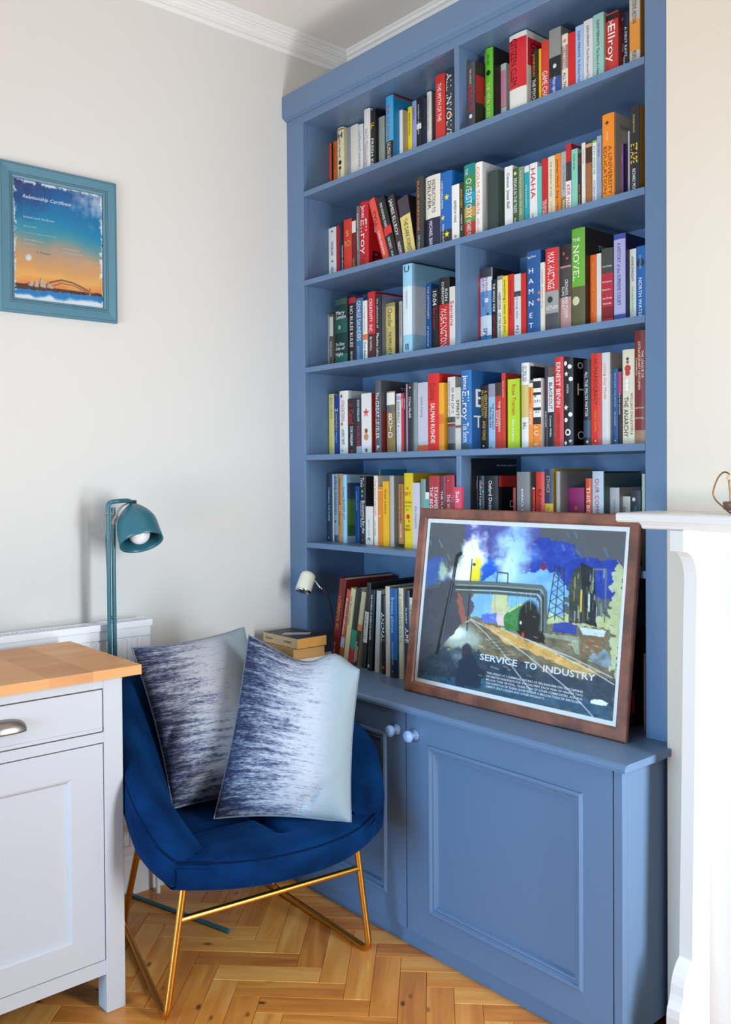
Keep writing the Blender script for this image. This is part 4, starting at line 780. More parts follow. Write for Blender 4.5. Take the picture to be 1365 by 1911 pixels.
(638.7,646,886,'92c4e0','pale blue paperback with green landscape cover','Coolest BUCKET LIST|n|.18|.66|.5',{'s':.075,'c':'94b4ca','cbands':[('3c5468',.12,.36),('5c8a3a',.36,.74),('3c6a2a',.74,.9),('a8b8bc',.9,1)]}),
(663,671,907,'1f4a8e','slim royal blue hardback','pocket guide|s|.1|.6|.3',{}),
(671.4,681.8,889,'1c1c22','black hardback with green and blue discs','Tirole|w|.02|.16|.6~Economics for the|w|.36|.84|.4|.7~Common Good|w|.36|.75|.36|.3',{'s':.08,'shapes':[('5ab04a',.5,.22,.005,16),('2a9ac4',.5,.29,.005,16),('c83c34',.5,.94,.003,14)]}),
(682.3,688.5,876,'6c7480','tall slate grey book standing well back','',{'s':.145,'c':'3a8aa4','d':.122,'bands':[('2c2e36',.1,.5)]}),
(697,704.5,888,'e8e0d2','cream paperback with terracotta capitals','THE SCOUT MINDSET|o|.06|.58|.5~Julia Galef|e|.65|.86|.35',{'s':.08}),
(705,714,908,'e2842a','orange paperback with white stripe','',{'bands':[('f0e2cc',.06,.07)],'shapes':[('e8dccc',.45,.5,.003,14)]}),
(714.4,726.2,898.6,'eeb41c','yellow paperback','Greek Sublime|m|.12|.5|.35',{}),
(726.6,734.4,888,'b4aea4','beige hardback with plain spine','',{'c':'b0a698','hard':1}),
(744,753.3,901,'b07c4c','brown book in dark sleeve','THE ARTISAN AND THE READER|m|.05|.6|.4~JOHN CORNER|w|.64|.85|.3',{'bands':[('2c2420',.95,1),('3a2c24',0,.02)],'s':.085}),
(753.7,770,883,'e8c41c','bright yellow paperback with red map of Africa','THE|r|.2|.6|.2|.22|u~RIFT|r|.1|.8|.3|.3|u~A NEW AFRICA|k|.1|.9|.14|.4|u~BREAKS|l|.1|.9|.14|.45|u~FREE|l|.1|.7|.14|.5|u~ALEX|k|.2|.7|.2|.72|u~PERRY|k|.1|.8|.2|.77|u',{'s':.07,'c':'d8b018','shapes':[('c8302c',.5,.58,.008,16),('c8302c',.6,.64,.006,3)]}),
(770.5,783.8,901,'cdc8d4','pale lilac paperback','the inequality|e|.35|.7|.3',{}),
(784.6,793.8,894,'7c9488','grey-green paperback','',{}),
(794.4,799.6,918.5,'4cb0a8','short teal paperback','',{'bands':[('e8e4e0',.0,.12)]}),
(800,819.6,888,'b8343c','red hardback with white capitals','STAMPED FROM|w|.15|.7|.34|.72~THE BEGINNING|w|.15|.7|.34|.28',{'s':.07}),
(820,830.8,888,'7c2c34','maroon hardback','THE PLAGUE CYCLE|w|.2|.8|.35',{}),
(831.2,847.5,887,'b83240','crimson hardback with white capitals','THE WELFARE STATE|w|.25|.8|.4|.4~THE ECONOMICS|p|.25|.75|.3|.8',{'shapes':[('e8e0dc',.4,.07,.003,4)]}),
]
S['5b'] = [
(862,877.5,856,'16161a','tall black hardback with white capitals','STEPHEN HAWKINGS UNIVERSE|w|.05|.75|.42|.35',{'s':.04,'hard':1,'c':'141418','bands':[('16161a',0,.01)],'ct':'the cosmos explained|w|.55|.98|.08|.02'}),
(879,892,888,'26262a','charcoal dictionary with small white lettering','Oxford Dictionary of|w|.06|.6|.35',{'s':.062}),
(892.5,903,888,'2a2a2e','charcoal reference book with rainbow edge','Oxford Language Ref|w|.06|.6|.35',{'shapes':[('c84a6c',.85,.1,.003,14),('3cb0a0',.85,.2,.003,14)]}),
(903.5,929,888,'242428','thick charcoal dictionary with colourful cover','Oxford Dictionary|w|.06|.55|.26',{'c':'1a1a1e','cbands':[('c8342c',0,.14)],'ct':'Ox|w|.4|.98|.24|.1~Dict|w|.3|.98|.4|.09~&The|w|.3|.98|.55|.09'}),
(958,963,910,'9c4038','slim brick red paperback','',{'s':.075}),
(964,988,881,'7e7c7c','thick grey hardback','BARACK OBAMA|w|.2|.75|.16',{'s':.06,'c':'84807e'}),
(988.6,999,910,'c84434','slim red paperback with white stripe','DADDY|w|.3|.6|.3',{'bands':[('e8dcd0',.0,.02)],'s':.075}),
(999.7,1015.6,881,'d03222','red hardback with black lettering','RUNNING FREE|k|.2|.62|.5~PI|k|.1|.9|.4|.78|u',{'s':.06}),
(1016,1032,875,'e8b818','yellow paperback with navy top','ETHICS|g|.08|.26|.35~Transformations|e|.42|.85|.4|.35~pi|k|.3|.9|.4|.86|u',{'bands':[('2c3454',0,.38)]}),
(1037.8,1045,880,'9a9894','pale grey sketchbook with curved line on cover','',{'s':.05,'c':'8e8e8c','hard':1}),
(1060,1090.8,910,'962a62','thick magenta book with orange lettering','B|o|.2|.8|.2|.3|u~C|o|.2|.8|.2|.55|u',{'s':.09}),
(1092.6,1104.6,893,'d65228','orange-red paperback with white capitals','THIS BOY|w|.1|.66|.55',{'s':.07}),
(1105,1125.7,879.6,'b4c4cc','pale blue hardback with red capitals','OUR COMMON GROUND|r|.08|.95|.36',{'s':.055,'c':'5c706c','hard':1,'cbands':[('20282c',.0,.02)]}),
(1131.6,1156.3,910,'bab4b2','thick pale grey paperback','THE GENDER AGENDA|e|.15|.7|.16',{'s':.085}),
(1162,1176.6,926.5,'c8c0b0','short cream paperback with black lettering','Get|k|.15|.45|.35|.3~AT|k|.1|.9|.4|.62|u',{'s':.1}),
(1177,1196,915,'30343a','dark grey book with blue lettering','The Finance|t|.2|.7|.3',{'shapes':[('d8ccc8',.35,.12,.005,14)],'s':.09}),
(1198,1204,884.5,'90a89e','slim sage green book at the end','',{'s':.04}),
]
S['6a'] = [
(633.7,646,1081,'7c2622','tall dark red book leaning right','LIVERPOOL FC|o|.22|.62|.4~the official|w|.78|.95|.2',{'lb':616.7,'s':.02,'hard':1,'d':.235}),
(646.5,654,1101,'b85a3c','orange-red leaning paperback with white lettering','illustrated collection|w|.12|.62|.5',{'lb':629.5,'s':.022,'bands':[('b0b4c4',.66,.8)]}),
(655,663.5,1099,'d8c694','cream leaning paperback','folk tales and songs|k|.1|.7|.3',{'lb':639,'s':.02}),
(664,674,1098,'2a3228','dark leaning hardback with white swirl cover','',{'lb':648.5,'s':.02,'c':'c8ccc8','bands':[('2c8a70',.55,.8),('b83434',.8,.98)],'cbands':[('2c2c30',.2,.4)]}),
(674.5,682.5,1105,'c8b48a','tan leaning hardback with orange band','RICHARD|c|.74|.95|.3|.7~DAWKINS|w|.68|.97|.4|.35',{'lb':658,'s':.012,'bands':[('c8763c',.44,.52),('3c3428',.52,1)]}),
(683,690.5,1087,'26262a','tall black leaning book with cream label','THE BEATLES|k|.36|.68|.4',{'lb':672,'s':.012,'hard':1,'bands':[('cfc8b8',.34,.7)],'d':.235}),
(690.8,699.5,1100.5,'1e2024','black hardback with white capitals','THE WORLD OF SHERLOCK HOLMES|w|.06|.62|.35~F|w|.1|.9|.5|.97|u',{'lb':683.8,'s':.0,'hard':1}),
(700,708.3,1102,'b8bab6','pale grey leaning book','',{'lb':696,'s':.004}),
(708.8,718.2,1110,'18181c','black book with large white capitals','ANIMAL|w|.22|.66|.72~DK|p|.1|.9|.4|.93|u',{'s':.002}),
(718.6,726.3,1094,'c8bcaa','beige hardback','art book|k|.54|.7|.25',{'s':-.012,'hard':1,'d':.22}),
(726.8,739.6,1097,'1c5a92','deep blue book with pale blue lettering','frozen planet|s|.1|.5|.45~Alastair Fothergill|s|.6|.85|.2',{'shapes':[('a06ab0',.5,.93,.004,4)],'s':-.012,'bands':[('16243c',.8,1)]}),
(743,751.5,1097,'cfc4a2','cream hardback with thin grey capitals','A HARD DAYS WRITE|e|.06|.6|.6',{'s':-.006,'hard':1}),
(754.7,763.5,1101,'2c3650','navy book with white capitals','PLANET|w|.2|.45|.35|.45~APE|w|.42|.66|.7',{'s':.0}),
(764,770,1115,'d8ccb2','slim cream book next to frame','THE HUMAN|k|.08|.5|.5',{'s':.0}),
]
S['6b'] = [
(1170,1184,1180,'1c1a1c','dark book half hidden by picture frame','CONSTANTINOPLE|c|.1|.55|.35',{'s':.06,'bands':[('9c2c2a',.62,.86),('3c3430',.02,.12)],'hard':1}),
(1190,1200.5,1172,'17171a','plain black book in shadow','',{'s':.08}),
(1202,1204.5,1220,'b8b4c0','very slim pale lilac booklet','',{'s':.045}),
]
'''
# ------------------------------------------------------------------ books
PAL = dict(w='f2f0ec', k='141414', r='c8202a', y='f2d21e', o='f08a24', g='d9b45a', b='2a62a8', n='1d2c52', e='8a8a8c', t='2fa0a0', p='d77c9a', c='ecdcb4', l='6ab04a', s='9cc4e0', m='7a3020')
pages_m = mat('page_paper', 'e6dcc6', .9)
def cmat(c):
    h = PAL.get(c, c); return mat('book_'+h, h, .42, spec=.4)
ORD = 'first second third fourth fifth sixth seventh eighth ninth tenth eleventh twelfth thirteenth fourteenth fifteenth sixteenth seventeenth eighteenth nineteenth twentieth twenty-first twenty-second twenty-third'.split()
def make_book(x0, w_, zb, h, s, depth, lean, spec, label, group, cat='book'):
    L_, R_, T_, col, look, texts, o_ = spec
    bt = thing('book', label, cat, (0, 0, 0), group); bt['_local'] = 1
    hard = o_.get('hard', h > .222); bulge = min(.0035, w_*.16) if hard else min(.0012, w_*.05)
    th = .0022 if hard else .0009
    def yb(x): q = 2*x/w_-1; return bulge*q*q
    K = 7; outer = [(0, depth)]+[(w_*k/(K-1), yb(w_*k/(K-1))) for k in range(K)]+[(w_, depth)]
    inner = [(w_-th, depth)]+[(th+(w_-2*th)*k/(K-1), yb(w_*k/(K-1))+th) for k in range(K-1, -1, -1)]+[(th, depth)]
    n = len(outer); prof = outer+inner; N2 = len(prof); cm = MB()
    vs = [(q[0], q[1], 0) for q in prof]+[(q[0], q[1], h) for q in prof]
    cm.add(vs, [(i, (i+1) % N2, N2+(i+1) % N2, N2+i) for i in range(N2)])
    for z_ in (0, N2):
        cm.add([vs[z_+i] for i in range(N2)], [(i, i+1, N2-2-i, N2-1-i) for i in range(n-1)])
    cm.build('cover', cmat(col), bt)
    ins = .004 if hard else .0006
    tw = th+.0002
    MB().box(tw, w_-tw, bulge+th, depth-(.004 if hard else .0005), ins*.5, h-ins).build('page_block', pages_m, bt)
    if o_.get('c'):
        MB().box(w_-.0001, w_+.0004, bulge+.003, depth, .0, h).build('front_cover', cmat(o_['c']), bt)
    for (bc, a, b_) in o_.get('bands', ()):        # coloured bands printed across the spine
        st = MB(); nn = 6
        for k in range(nn):
            xa, xb = w_*k/nn, w_*(k+1)/nn; xa = max(xa, .0002); xb = min(xb, w_-.0002)
            st.add([(xa, yb(xa)-.0003, h*(1-b_)), (xb, yb(xb)-.0003, h*(1-b_)), (xb, yb(xb)-.0003, h*(1-a)), (xa, yb(xa)-.0003, h*(1-a))], [(0, 1, 2, 3)])
        st.build('spine_band', cmat(bc), bt, recalc=False)
    for (bc, a, b_) in o_.get('cbands', ()):       # panels printed on the visible board
        MB().box(w_+.0003, w_+.0008, bulge+.004, depth-.002, h*(1-b_), h*(1-a)).build('cover_panel', cmat(bc), bt)
    for (bc, fx, fz, rad, pts) in o_.get('shapes', ()):   # stars, discs and spots on the spine
        m_ = MB(); ps = []
        for k in range(pts if pts > 12 else pts*2):
            if pts > 12: a = 2*math.pi*k/pts; rr2 = rad
            else: a = math.pi/2+math.pi*k/pts; rr2 = rad if k % 2 == 0 else rad*.42
            x_ = w_*fx+rr2*math.cos(a); x_ = min(max(x_, .0004), w_-.0004)
            ps.append((x_, yb(x_)-.0006, h*(1-fz)+rr2*math.sin(a)))
        c0 = (w_*fx, min(q[1] for q in ps), h*(1-fz)); m_.add(ps+[c0], [(k, (k+1) % len(ps), len(ps)) for k in range(len(ps))])
        m_.build('emblem', cmat(bc), bt, recalc=False)
    for t in filter(None, texts.split('~')):
        q = t.split('|'); body = q[0]; tc = q[1]; a, b_ = float(q[2]), float(q[3]); hh = float(q[4]) if len(q) > 4 else .55; off = float(q[5]) if len(q) > 5 else .5
        up = len(q) > 6
        if up:      # upright lettering across the spine
            wd = w_*(b_-a)
            lettering(body, cmat(tc), bt, (lambda u, v, a=a, off=off: (w_*a+u, yb(w_*a+u)-.0008, h*(1-off)+v)), wd, hh*w_, align='C')
        else:
            v0 = w_*off-hh*w_/2
            lettering(body, cmat(tc), bt, (lambda u, v, a=a, v0=v0: (v0+v, yb(v0+v)-.0008, h*(1-a)-u)), h*(b_-a), hh*w_)
    for t in filter(None, o_.get('ct', '').split('~')):  # lettering on the visible board
        q = t.split('|'); body = q[0]; tc = q[1]; y0, y1, zc_, hh = map(float, q[2:6])
        lettering(body, cmat(tc), bt, (lambda u, v, y0=y0, zc_=zc_: (w_+.0012, bulge+y0*depth+u, h*(1-zc_)+v)), depth*(y1-y0), hh*h)
    if lean:
        bt.rotation_euler = (0, lean, 0)
        ca, sa = math.cos(lean), math.sin(lean)
        zmin = min(0, -w_*sa, -w_*sa+h*ca, h*ca)
        bt.location = (x0, s, zb-zmin)
    else: bt.location = (x0, s, zb)
    return bt
def shelf_row(rows, zb, x_start, x_end, place, group, zmax=9):
    n = len(rows); prev = x_start; prev_s = .1; items = []
    for i, sp in enumerate(rows):
        L_, R_, T_, col, look, texts, o_ = sp
        ymid = 600 if T_ < 600 else T_
        if 's' in o_: s = o_['s']; x0 = at(L_, T_+60, 1, s)[0]
        else:
            q = at(L_, T_+60, 0, prev+.0004); s = min(max(q[1], max(.012, prev_s-.01) if i else .012), .15); x0 = max(at(L_, T_+60, 1, s)[0], prev+.0004)
        if x0 < prev+.0003: x0 = prev+.0003
        x1 = max(at(R_, T_+60, 1, s)[0], x0+.0035); z1 = at(L_, T_, 1, s)[2]; lean = 0
        if 'lb' in o_:      # leaning: pixel of the spine's lower-left corner
            xb = at(o_['lb'], 0, 1, s)[0] if False else at(o_['lb'], T_+130, 1, s)[0]
            xt = at(L_, T_, 1, s)[0]; hh = z1-zb
            lean = math.atan2(xt-xb, hh); h = hh/math.cos(lean)
            w2 = (at(R_, T_, 1, s)[0]-xt)*math.cos(lean)
            x0 = xb; items.append([x0, max(w2, .004), h, s, lean, sp]); prev = x0+max(w2, .004)/math.cos(lean); prev_s = s; continue
        items.append([x0, x1-x0, max(z1-zb, .05), s, lean, sp]); prev = x1; prev_s = s
    for i in range(n-1):     # never let neighbours intersect, close hairline gaps
        a, b_ = items[i], items[i+1]
        if a[4] or b_[4]: continue
        gap = b_[0]-(a[0]+a[1])
        if gap < .0006: a[1] = max(.003, b_[0]-a[0]-.0006)
        elif gap < .007 and not a[5][6].get('nofill'): a[1] = b_[0]-a[0]-.0006
    for i in range(n):
        items[i][2] = min(items[i][2], (zmax-.004-zb-(items[i][1]*abs(math.sin(items[i][4]))))/math.cos(items[i][4]))
    def left_x(it, z):       # left and right faces of a book at a height above the shelf
        x0, w_, h, s, a = it[:5]
        return x0+(z-w_*math.sin(a))*math.tan(a) if a > 0 else x0+z*math.tan(a)
    def right_x(it, z):
        x0, w_, h, s, a = it[:5]
        return x0+w_*math.cos(a)+z*math.tan(a) if a > 0 else x0+w_*math.cos(a)+(z+w_*math.sin(a))*math.tan(a)
    for i in range(1, n):
        a, b_ = items[i-1], items[i]
        if not (a[4] or b_[4]): continue
        zt = min(a[2]*math.cos(a[4]), b_[2]*math.cos(b_[4])); need = max(right_x(a, z)-left_x(b_, z) for z in (0, zt*.5, zt))+.002
        if need > 0:
            if b_[4]: b_[0] += need
            elif need < b_[1]-.004: b_[0] += need; b_[1] -= need
            else: b_[0] += need
    for i in range(1, n):
        a, b_ = items[i-1], items[i]
        if a[4] or b_[4]: continue
        need = a[0]+a[1]-b_[0]+.0006
        if need > 0: b_[0] += need; b_[1] = max(.004, b_[1]-need)
    for i, (x0, w_, h, s, lean, sp) in enumerate(items):
        if x_end and not lean and x0+w_ > x_end: w_ = max(.003, x_end-x0-.0005)
        dep = sp[6].get('d', min(YBK-s-.003, max(.11, h*.72)))
        k = i; side = 'left'
        if n-1-i < i: k = n-1-i; side = 'right'
        lab = '%s, %s from %s, %s' % (sp[4], ORD[k], side, place)
        make_book(x0, w_, zb+.0002, h, s, dep, lean, sp, lab, group)
S = {}
exec(BOOK_DATA)
shelf_row(S['1a'], ZS[0], XA, .8325, 'top shelf left of divider', 'books on the top shelf', 2.575)
shelf_row(S['1b'], ZS[0], .8515, XB+.001, 'top shelf right of divider', 'books on the top shelf', 2.575)
shelf_row(S['2'], ZS[1], XA, XB+.001, 'second shelf from top', 'books on the second shelf', ZS[0]-SH)
shelf_row(S['3a'], ZS[2], XA, .8325, 'third shelf left of divider', 'books on the third shelf', ZS[1]-SH)
shelf_row(S['3b'], ZS[2], .8515, XB+.001, 'third shelf right of divider', 'books on the third shelf', ZS[1]-SH)
shelf_row(S['4'], ZS[3], XA, XB+.001, 'fourth shelf from top', 'books on the fourth shelf', ZS[2]-SH)
shelf_row(S['5a'], ZS[4], XA, .8325, 'fifth shelf left of divider', 'books on the fifth shelf', ZS[3]-SH)
shelf_row(S['5b'], ZS[4], .8515, XB+.001, 'fifth shelf right of divider', 'books on the fifth shelf', ZS[3]-SH)
shelf_row(S['6a'], ZW, XA, .85, 'ledge left of framed poster', 'books standing on the ledge', ZS[4]-SH)
shelf_row(S['6b'], ZW, 1.3, XB+.001, 'ledge right of framed poster', 'books standing on the ledge', ZS[4]-SH)
# short white book standing in front of the tall slate one, and the pink book in front of the divider
def single(spec, zb, s, label, group, d=None, x0=None):
    L_, R_, T_ = spec[:3]
    a = at(L_, T_+40, 1, s)[0] if x0 is None else x0; b_ = at(R_, T_+40, 1, s)[0]; h = at(L_, T_, 1, s)[2]-zb
    return make_book(a, b_-a, zb+.0002, h, s, d or .13, 0, spec, label, group)
single((682.5, 696.2, 945, 'dcd8d2', '', 'annual review|e|.35|.8|.2~PR|k|.3|.7|.3|.9|u', {}), ZS[4], .082, 'short white booklet standing in front of the tall slate grey book, fifth shelf', 'books on the fifth shelf', .058)
single((848.5, 861, 909, 'd04860', '', 'Salt|w|.06|.5|.5', {'shapes': [('e8b0b8', .6, .2, .004, 5), ('e8b0b8', .4, .4, .004, 5)]}), ZS[4], -.0115, 'pink and red patterned booklet pushed up against the fifth-shelf divider front edge', 'books on the fifth shelf', .011)
# stack of paperbacks lying on the ledge
tanp = mat('aged_pages', 'c8965c', .85)
def flat_book(x0, x1, y0, y1, z0, z1, cover, spine, label, pages, rot, texts=()):
    cx, cy = (x0+x1)/2, (y0+y1)/2; w2, d2, h = (x1-x0)/2, (y1-y0)/2, z1-z0
    o = thing('paperback', label, 'book', (cx, cy, z0), 'paperbacks stacked flat on the ledge'); o.rotation_euler = (0, 0, rot); o['_local'] = 1
    c_ = MB().box(-w2, w2, -d2, d2, h-.0009, h).box(-w2, w2, -d2, d2, 0, .0009)
    c_.build('cover', cmat(cover), o)
    MB().box(-w2, w2, -d2, -d2+.0009, .0009, h-.0009).build('spine', cmat(spine), o)
    MB().box(-w2+.001, w2-.0008, -d2+.0012, d2-.001, .001, h-.001).build('page_block', pages, o)
    for (body, a, b_, col) in texts:
        lettering(body, cmat(col), o, (lambda u, v, a=a: (-w2+2*w2*a+u, -d2-.0006, h*.42+v)), 2*w2*(b_-a), h*.2)
    return o
zz = ZW+.0003
flat_book(.07, .27, -.165, -.04, zz, zz+.034, 'e2ded6', 'd8cfc0', 'white paperback at the bottom of the small stack on the ledge', pages_m, .02); zz += .0344
flat_book(.052, .262, -.172, -.045, zz, zz+.032, 'b08450', 'c29a66', 'tan paperback in the middle of the small stack on the ledge', tanp, -.06); zz += .0324
fb = flat_book(.062, .262, -.163, -.04, zz, zz+.035, '1e2024', 'd8bf92', 'paperback with black cover and yellowed pages topping the small stack', mat('yellowed_pages', 'd89a4a', .85), .0, (('MIDDLESEX', .08, .28, 'k'), ('EUGENIDES', .6, .82, 'k')))
MB().add([(-.03, -.02, .0353), (.0, -.055, .0353), (.055, .02, .0353), (.03, .05, .0353)], [(0, 1, 2, 3)]).build('cover_print', cmat('b8aca8'), fb, recalc=False)
# ------------------------------------------------------------------ printed pictures (flat print held in colour attributes)
def homog(src, dst):
    A = []; b_ = []
    for (x, y), (u, v) in zip(src, dst):
        A.append([x, y, 1, 0, 0, 0, -u*x, -u*y]); b_.append(u); A.append([0, 0, 0, x, y, 1, -v*x, -v*y]); b_.append(v)
    return np.append(np.linalg.solve(np.array(A, float), np.array(b_, float)), 1).reshape(3, 3)
class Canvas:
    def __init__(s, w_, h_, asp, Hm=None):
        s.w, s.h = w_, h_; s.U, s.V = np.meshgrid(np.linspace(0, 1, w_), np.linspace(0, 1, h_)); s.img = np.zeros((h_, w_, 3)); s.H = Hm; s.asp = asp
        rs = np.random.RandomState(5); s.n = []
        for k in (6, 13, 27, 70):
            g_ = rs.rand(k+2, k+2); xi = s.U*k; yi = s.V*k; x0 = xi.astype(int); y0 = yi.astype(int); fx = xi-x0; fy = yi-y0; fx = fx*fx*(3-2*fx); fy = fy*fy*(3-2*fy)
            s.n.append((g_[y0, x0]*(1-fx)+g_[y0, x0+1]*fx)*(1-fy)+(g_[y0+1, x0]*(1-fx)+g_[y0+1, x0+1]*fx)*fy-.5)
    def uv(s, P):
        if s.H is None: return np.array(P, float)
        out = []
        for q in P: r = s.H@np.array([q[0], q[1], 1.0]); out.append(r[:2]/r[2])
        return np.array(out)
    def blend(s, m_, c_, noise=0.0):
        c_ = np.array([int(c_[i:i+2], 16)/255 for i in (0, 2, 4)]); m_ = np.clip(m_, 0, 1)[..., None]
        col_ = np.clip(c_+noise*(s.n[2]+s.n[3]*.8)[..., None], 0, 1); s.img = s.img*(1-m_)+col_*m_
    def poly(s, P, c_, rough=0.0, alpha=1.0, noise=0.0):
        P = s.uv(P); U = s.U+rough*(s.n[2]*.6+s.n[3]*.5); V = s.V+rough*(s.n[1]*.5+s.n[3]*.5); ins = np.zeros(U.shape, bool); n = len(P)
        for i in range(n):
            x0, y0 = P[i]; x1, y1 = P[(i+1) % n]
            if y0 == y1: continue
            c2 = ((y0 > V) != (y1 > V)) & (U < (x1-x0)*(V-y0)/(y1-y0)+x0); ins ^= c2
        s.blend(ins*alpha, c_, noise)
    def line(s, P, wd, c_, alpha=1.0):
        P = s.uv(P); m_ = np.zeros(s.U.shape)
        for (x0, y0), (x1, y1) in zip(P[:-1], P[1:]):
            dx, dy = (x1-x0)*s.asp, y1-y0; L2 = dx*dx+dy*dy+1e-12; px_ = (s.U-x0)*s.asp; py_ = s.V-y0
            t = np.clip((px_*dx+py_*dy)/L2, 0, 1); d = np.hypot(px_-t*dx, py_-t*dy); m_ = np.maximum(m_, np.clip((wd-d)*s.h+.5, 0, 1))
        s.blend(m_*alpha, c_)
    def blob(s, c0, rx, ry, c_, alpha=1.0, rough=.0, hard=1.6):
        u0, v0 = s.uv([c0])[0]; d = np.hypot((s.U-u0)/rx, (s.V-v0)/ry)+rough*(s.n[1]*1.2+s.n[2]+s.n[3]*.6)
        s.blend(alpha*np.clip((1-d)*hard, 0, 1), c_, .05)
    def build(s, name, P, parent, m_):     # P(u, v) -> point
        vs = [P(u, v) for v in np.linspace(0, 1, s.h) for u in np.linspace(0, 1, s.w)]
        fs = [(j*s.w+i, (j+1)*s.w+i, (j+1)*s.w+i+1, j*s.w+i+1) for j in range(s.h-1) for i in range(s.w-1)]
        me = bpy.data.meshes.new(name); me.from_pydata([tuple(q) for q in vs], [], fs); me.update()
        at_ = me.color_attributes.new('print', 'FLOAT_COLOR', 'POINT'); c_ = np.clip(s.img, 0, 1); c_ = np.where(c_ <= .04045, c_/12.92, ((c_+.055)/1.055)**2.4)
        at_.data.foreach_set('color', np.concatenate([c_.reshape(-1, 3), np.ones((s.w*s.h, 1))], 1).astype(np.float32).ravel())
        return link(name, me, m_, parent)
def print_nodes(nt, b):
    a = nt.nodes.new('ShaderNodeVertexColor'); a.layer_name = 'print'; nt.links.new(a.outputs['Color'], b.inputs['Base Color'])
print_m = mat('printed_paper', 'ffffff', .45, spec=.25, build=print_nodes)
def glass_nodes(nt, b):
    N = nt.nodes.new; out = nt.nodes['Material Output']; tr = N('ShaderNodeBsdfTransparent'); gl = N('ShaderNodeBsdfGlossy'); gl.inputs['Roughness'].default_value = .03
    lw = N('ShaderNodeFresnel'); lw.inputs['IOR'].default_value = 1.35; mx = N('ShaderNodeMixShader')
    nt.links.new(lw.outputs[0], mx.inputs[0]); nt.links.new(tr.outputs[0], mx.inputs[1]); nt.links.new(gl.outputs[0], mx.inputs[2]); nt.links.new(mx.outputs[0], out.inputs['Surface'])
glass_m = mat('picture_glass', 'ffffff', .05, build=glass_nodes)
ink = mat('white_ink', 'e8eaee', .5); ink2 = mat('pale_ink', 'cfe0ea', .5); ink3 = mat('dark_ink', '55504c', .6)

# ---- railway poster leaning on the ledge
PB = np.array([.7081, -.0985, ZW+.0016]); PW, PH, PT, PY = .749, .5461, .1352, .0247; TH = .010
Pe = np.array([math.cos(PY), math.sin(PY), 0]); Pn = np.array([-math.sin(PY), math.cos(PY), 0]); Pu = np.array([0, 0, 1.0])*math.cos(PT)+Pn*math.sin(PT); Po = np.cross(Pe, Pu)
def pp(u, v, w_=0): return tuple(PB+Pe*u+Pu*v+Po*w_)
pic = thing('framed_poster', 'large brown wood framed railway poster leaning on the blue ledge', 'picture', tuple(PB+Pe*PW/2))
def rust(nt, b):
    N = nt.nodes.new; L = nt.links.new; tc = N('ShaderNodeTexCoord'); n = N('ShaderNodeTexNoise'); n.inputs['Scale'].default_value = 14; n.inputs['Detail'].default_value = 6
    r = N('ShaderNodeValToRGB'); e = r.color_ramp.elements; e[0].position = .28; e[0].color = hexc('58382c'); e[1].position = .6; e[1].color = hexc('8a5540'); L(tc.outputs['Object'], n.inputs['Vector']); L(n.outputs['Fac'], r.inputs['Fac']); L(r.outputs['Color'], b.inputs['Base Color'])
frame_m = mat('brown_frame_wood', '8a5238', .5, build=rust)
mwid = .031; prof = [(0, -TH), (0, 0), (.003, .003), (mwid-.005, .003), (mwid-.002, .001), (mwid, -.004), (mwid, -TH)]
for k in range(4):
    vs = []
    for (a, h) in prof:
        c4 = [(a, a), (PW-a, a), (PW-a, PH-a), (a, PH-a)]
        for q in (c4[k], c4[(k+1) % 4]): vs.append(pp(q[0], q[1], h))
    n = len(prof); fs = [(i*2, i*2+1, ((i+1) % n)*2+1, ((i+1) % n)*2) for i in range(n)]
    fs += [tuple(i*2 for i in range(n)), tuple(i*2+1 for i in range(n))]
    MB().add(vs, fs).build('frame_rail', frame_m, pic)
bo = .0115
MB().add([pp(mwid-.004, mwid-.004, -.0065), pp(PW-mwid+.004, mwid-.004, -.0065), pp(PW-mwid+.004, PH-mwid+.004, -.0065), pp(mwid-.004, PH-mwid+.004, -.0065)], [(0, 1, 2, 3)]).build('paper_border', mat('white_card', 'e9e9e7', .6), pic, recalc=False)
MB().add([pp(.004, .004, -TH+.0005), pp(PW-.004, .004, -TH+.0005), pp(PW-.004, PH-.004, -TH+.0005), pp(.004, PH-.004, -TH+.0005)], [(0, 3, 2, 1)]).build('backing_board', frame_m, pic, recalc=False)
u0, u1, v0, v1 = mwid+bo, PW-mwid-bo, mwid+bo, PH-mwid-bo
def Pp(u, v, w_=-.006): return pp(u0+(u1-u0)*u, v1-(v1-v0)*v, w_)
cv = Canvas(440, 312, (u1-u0)/(v1-v0), homog([(185, 112), (1130, 150), (1063, 1090), (105, 875)], [(0, 0), (1, 0), (1, 1), (0, 1)]))
cv.img[:] = np.array([.33, .34, .35])
cv.poly([(360, 100), (720, 110), (700, 420), (330, 420)], '4b4f8c', .06, .9, .06)
cv.poly([(690, 190), (880, 200), (900, 280), (1090, 290), (1100, 480), (700, 450), (660, 330)], '233f92', .05, 1, .07)
cv.poly([(430, 270), (510, 310), (500, 410), (410, 410)], '1c56b0', .05, 1, .06)
cv.poly([(150, 310), (250, 270), (260, 400), (150, 420)], '3f5f9c', .08, .8)
cv.poly([(480, 360), (780, 350), (860, 420), (800, 600), (380, 580), (380, 430)], '7fb0d8', .05, .9, .08)
cv.blob((590, 270), .13, .24, '93b8d2', 1, .4); cv.blob((560, 300), .08, .16, 'b8cdd6', .9, .5)
cv.blob((390, 260), .08, .17, 'f4f6f8', 1, .5); cv.blob((330, 370), .07, .10, 'e0e0d0', .95, .5)
cv.blob((400, 370), .035, .13, 'e2c72c', .95, .45); cv.blob((240, 360), .03, .1, 'c6cfa0', .7, .5)
cv.poly([(1080, 290), (1125, 360), (1085, 900), (1010, 860), (1040, 560)], 'acb085', .04, .95, .06)
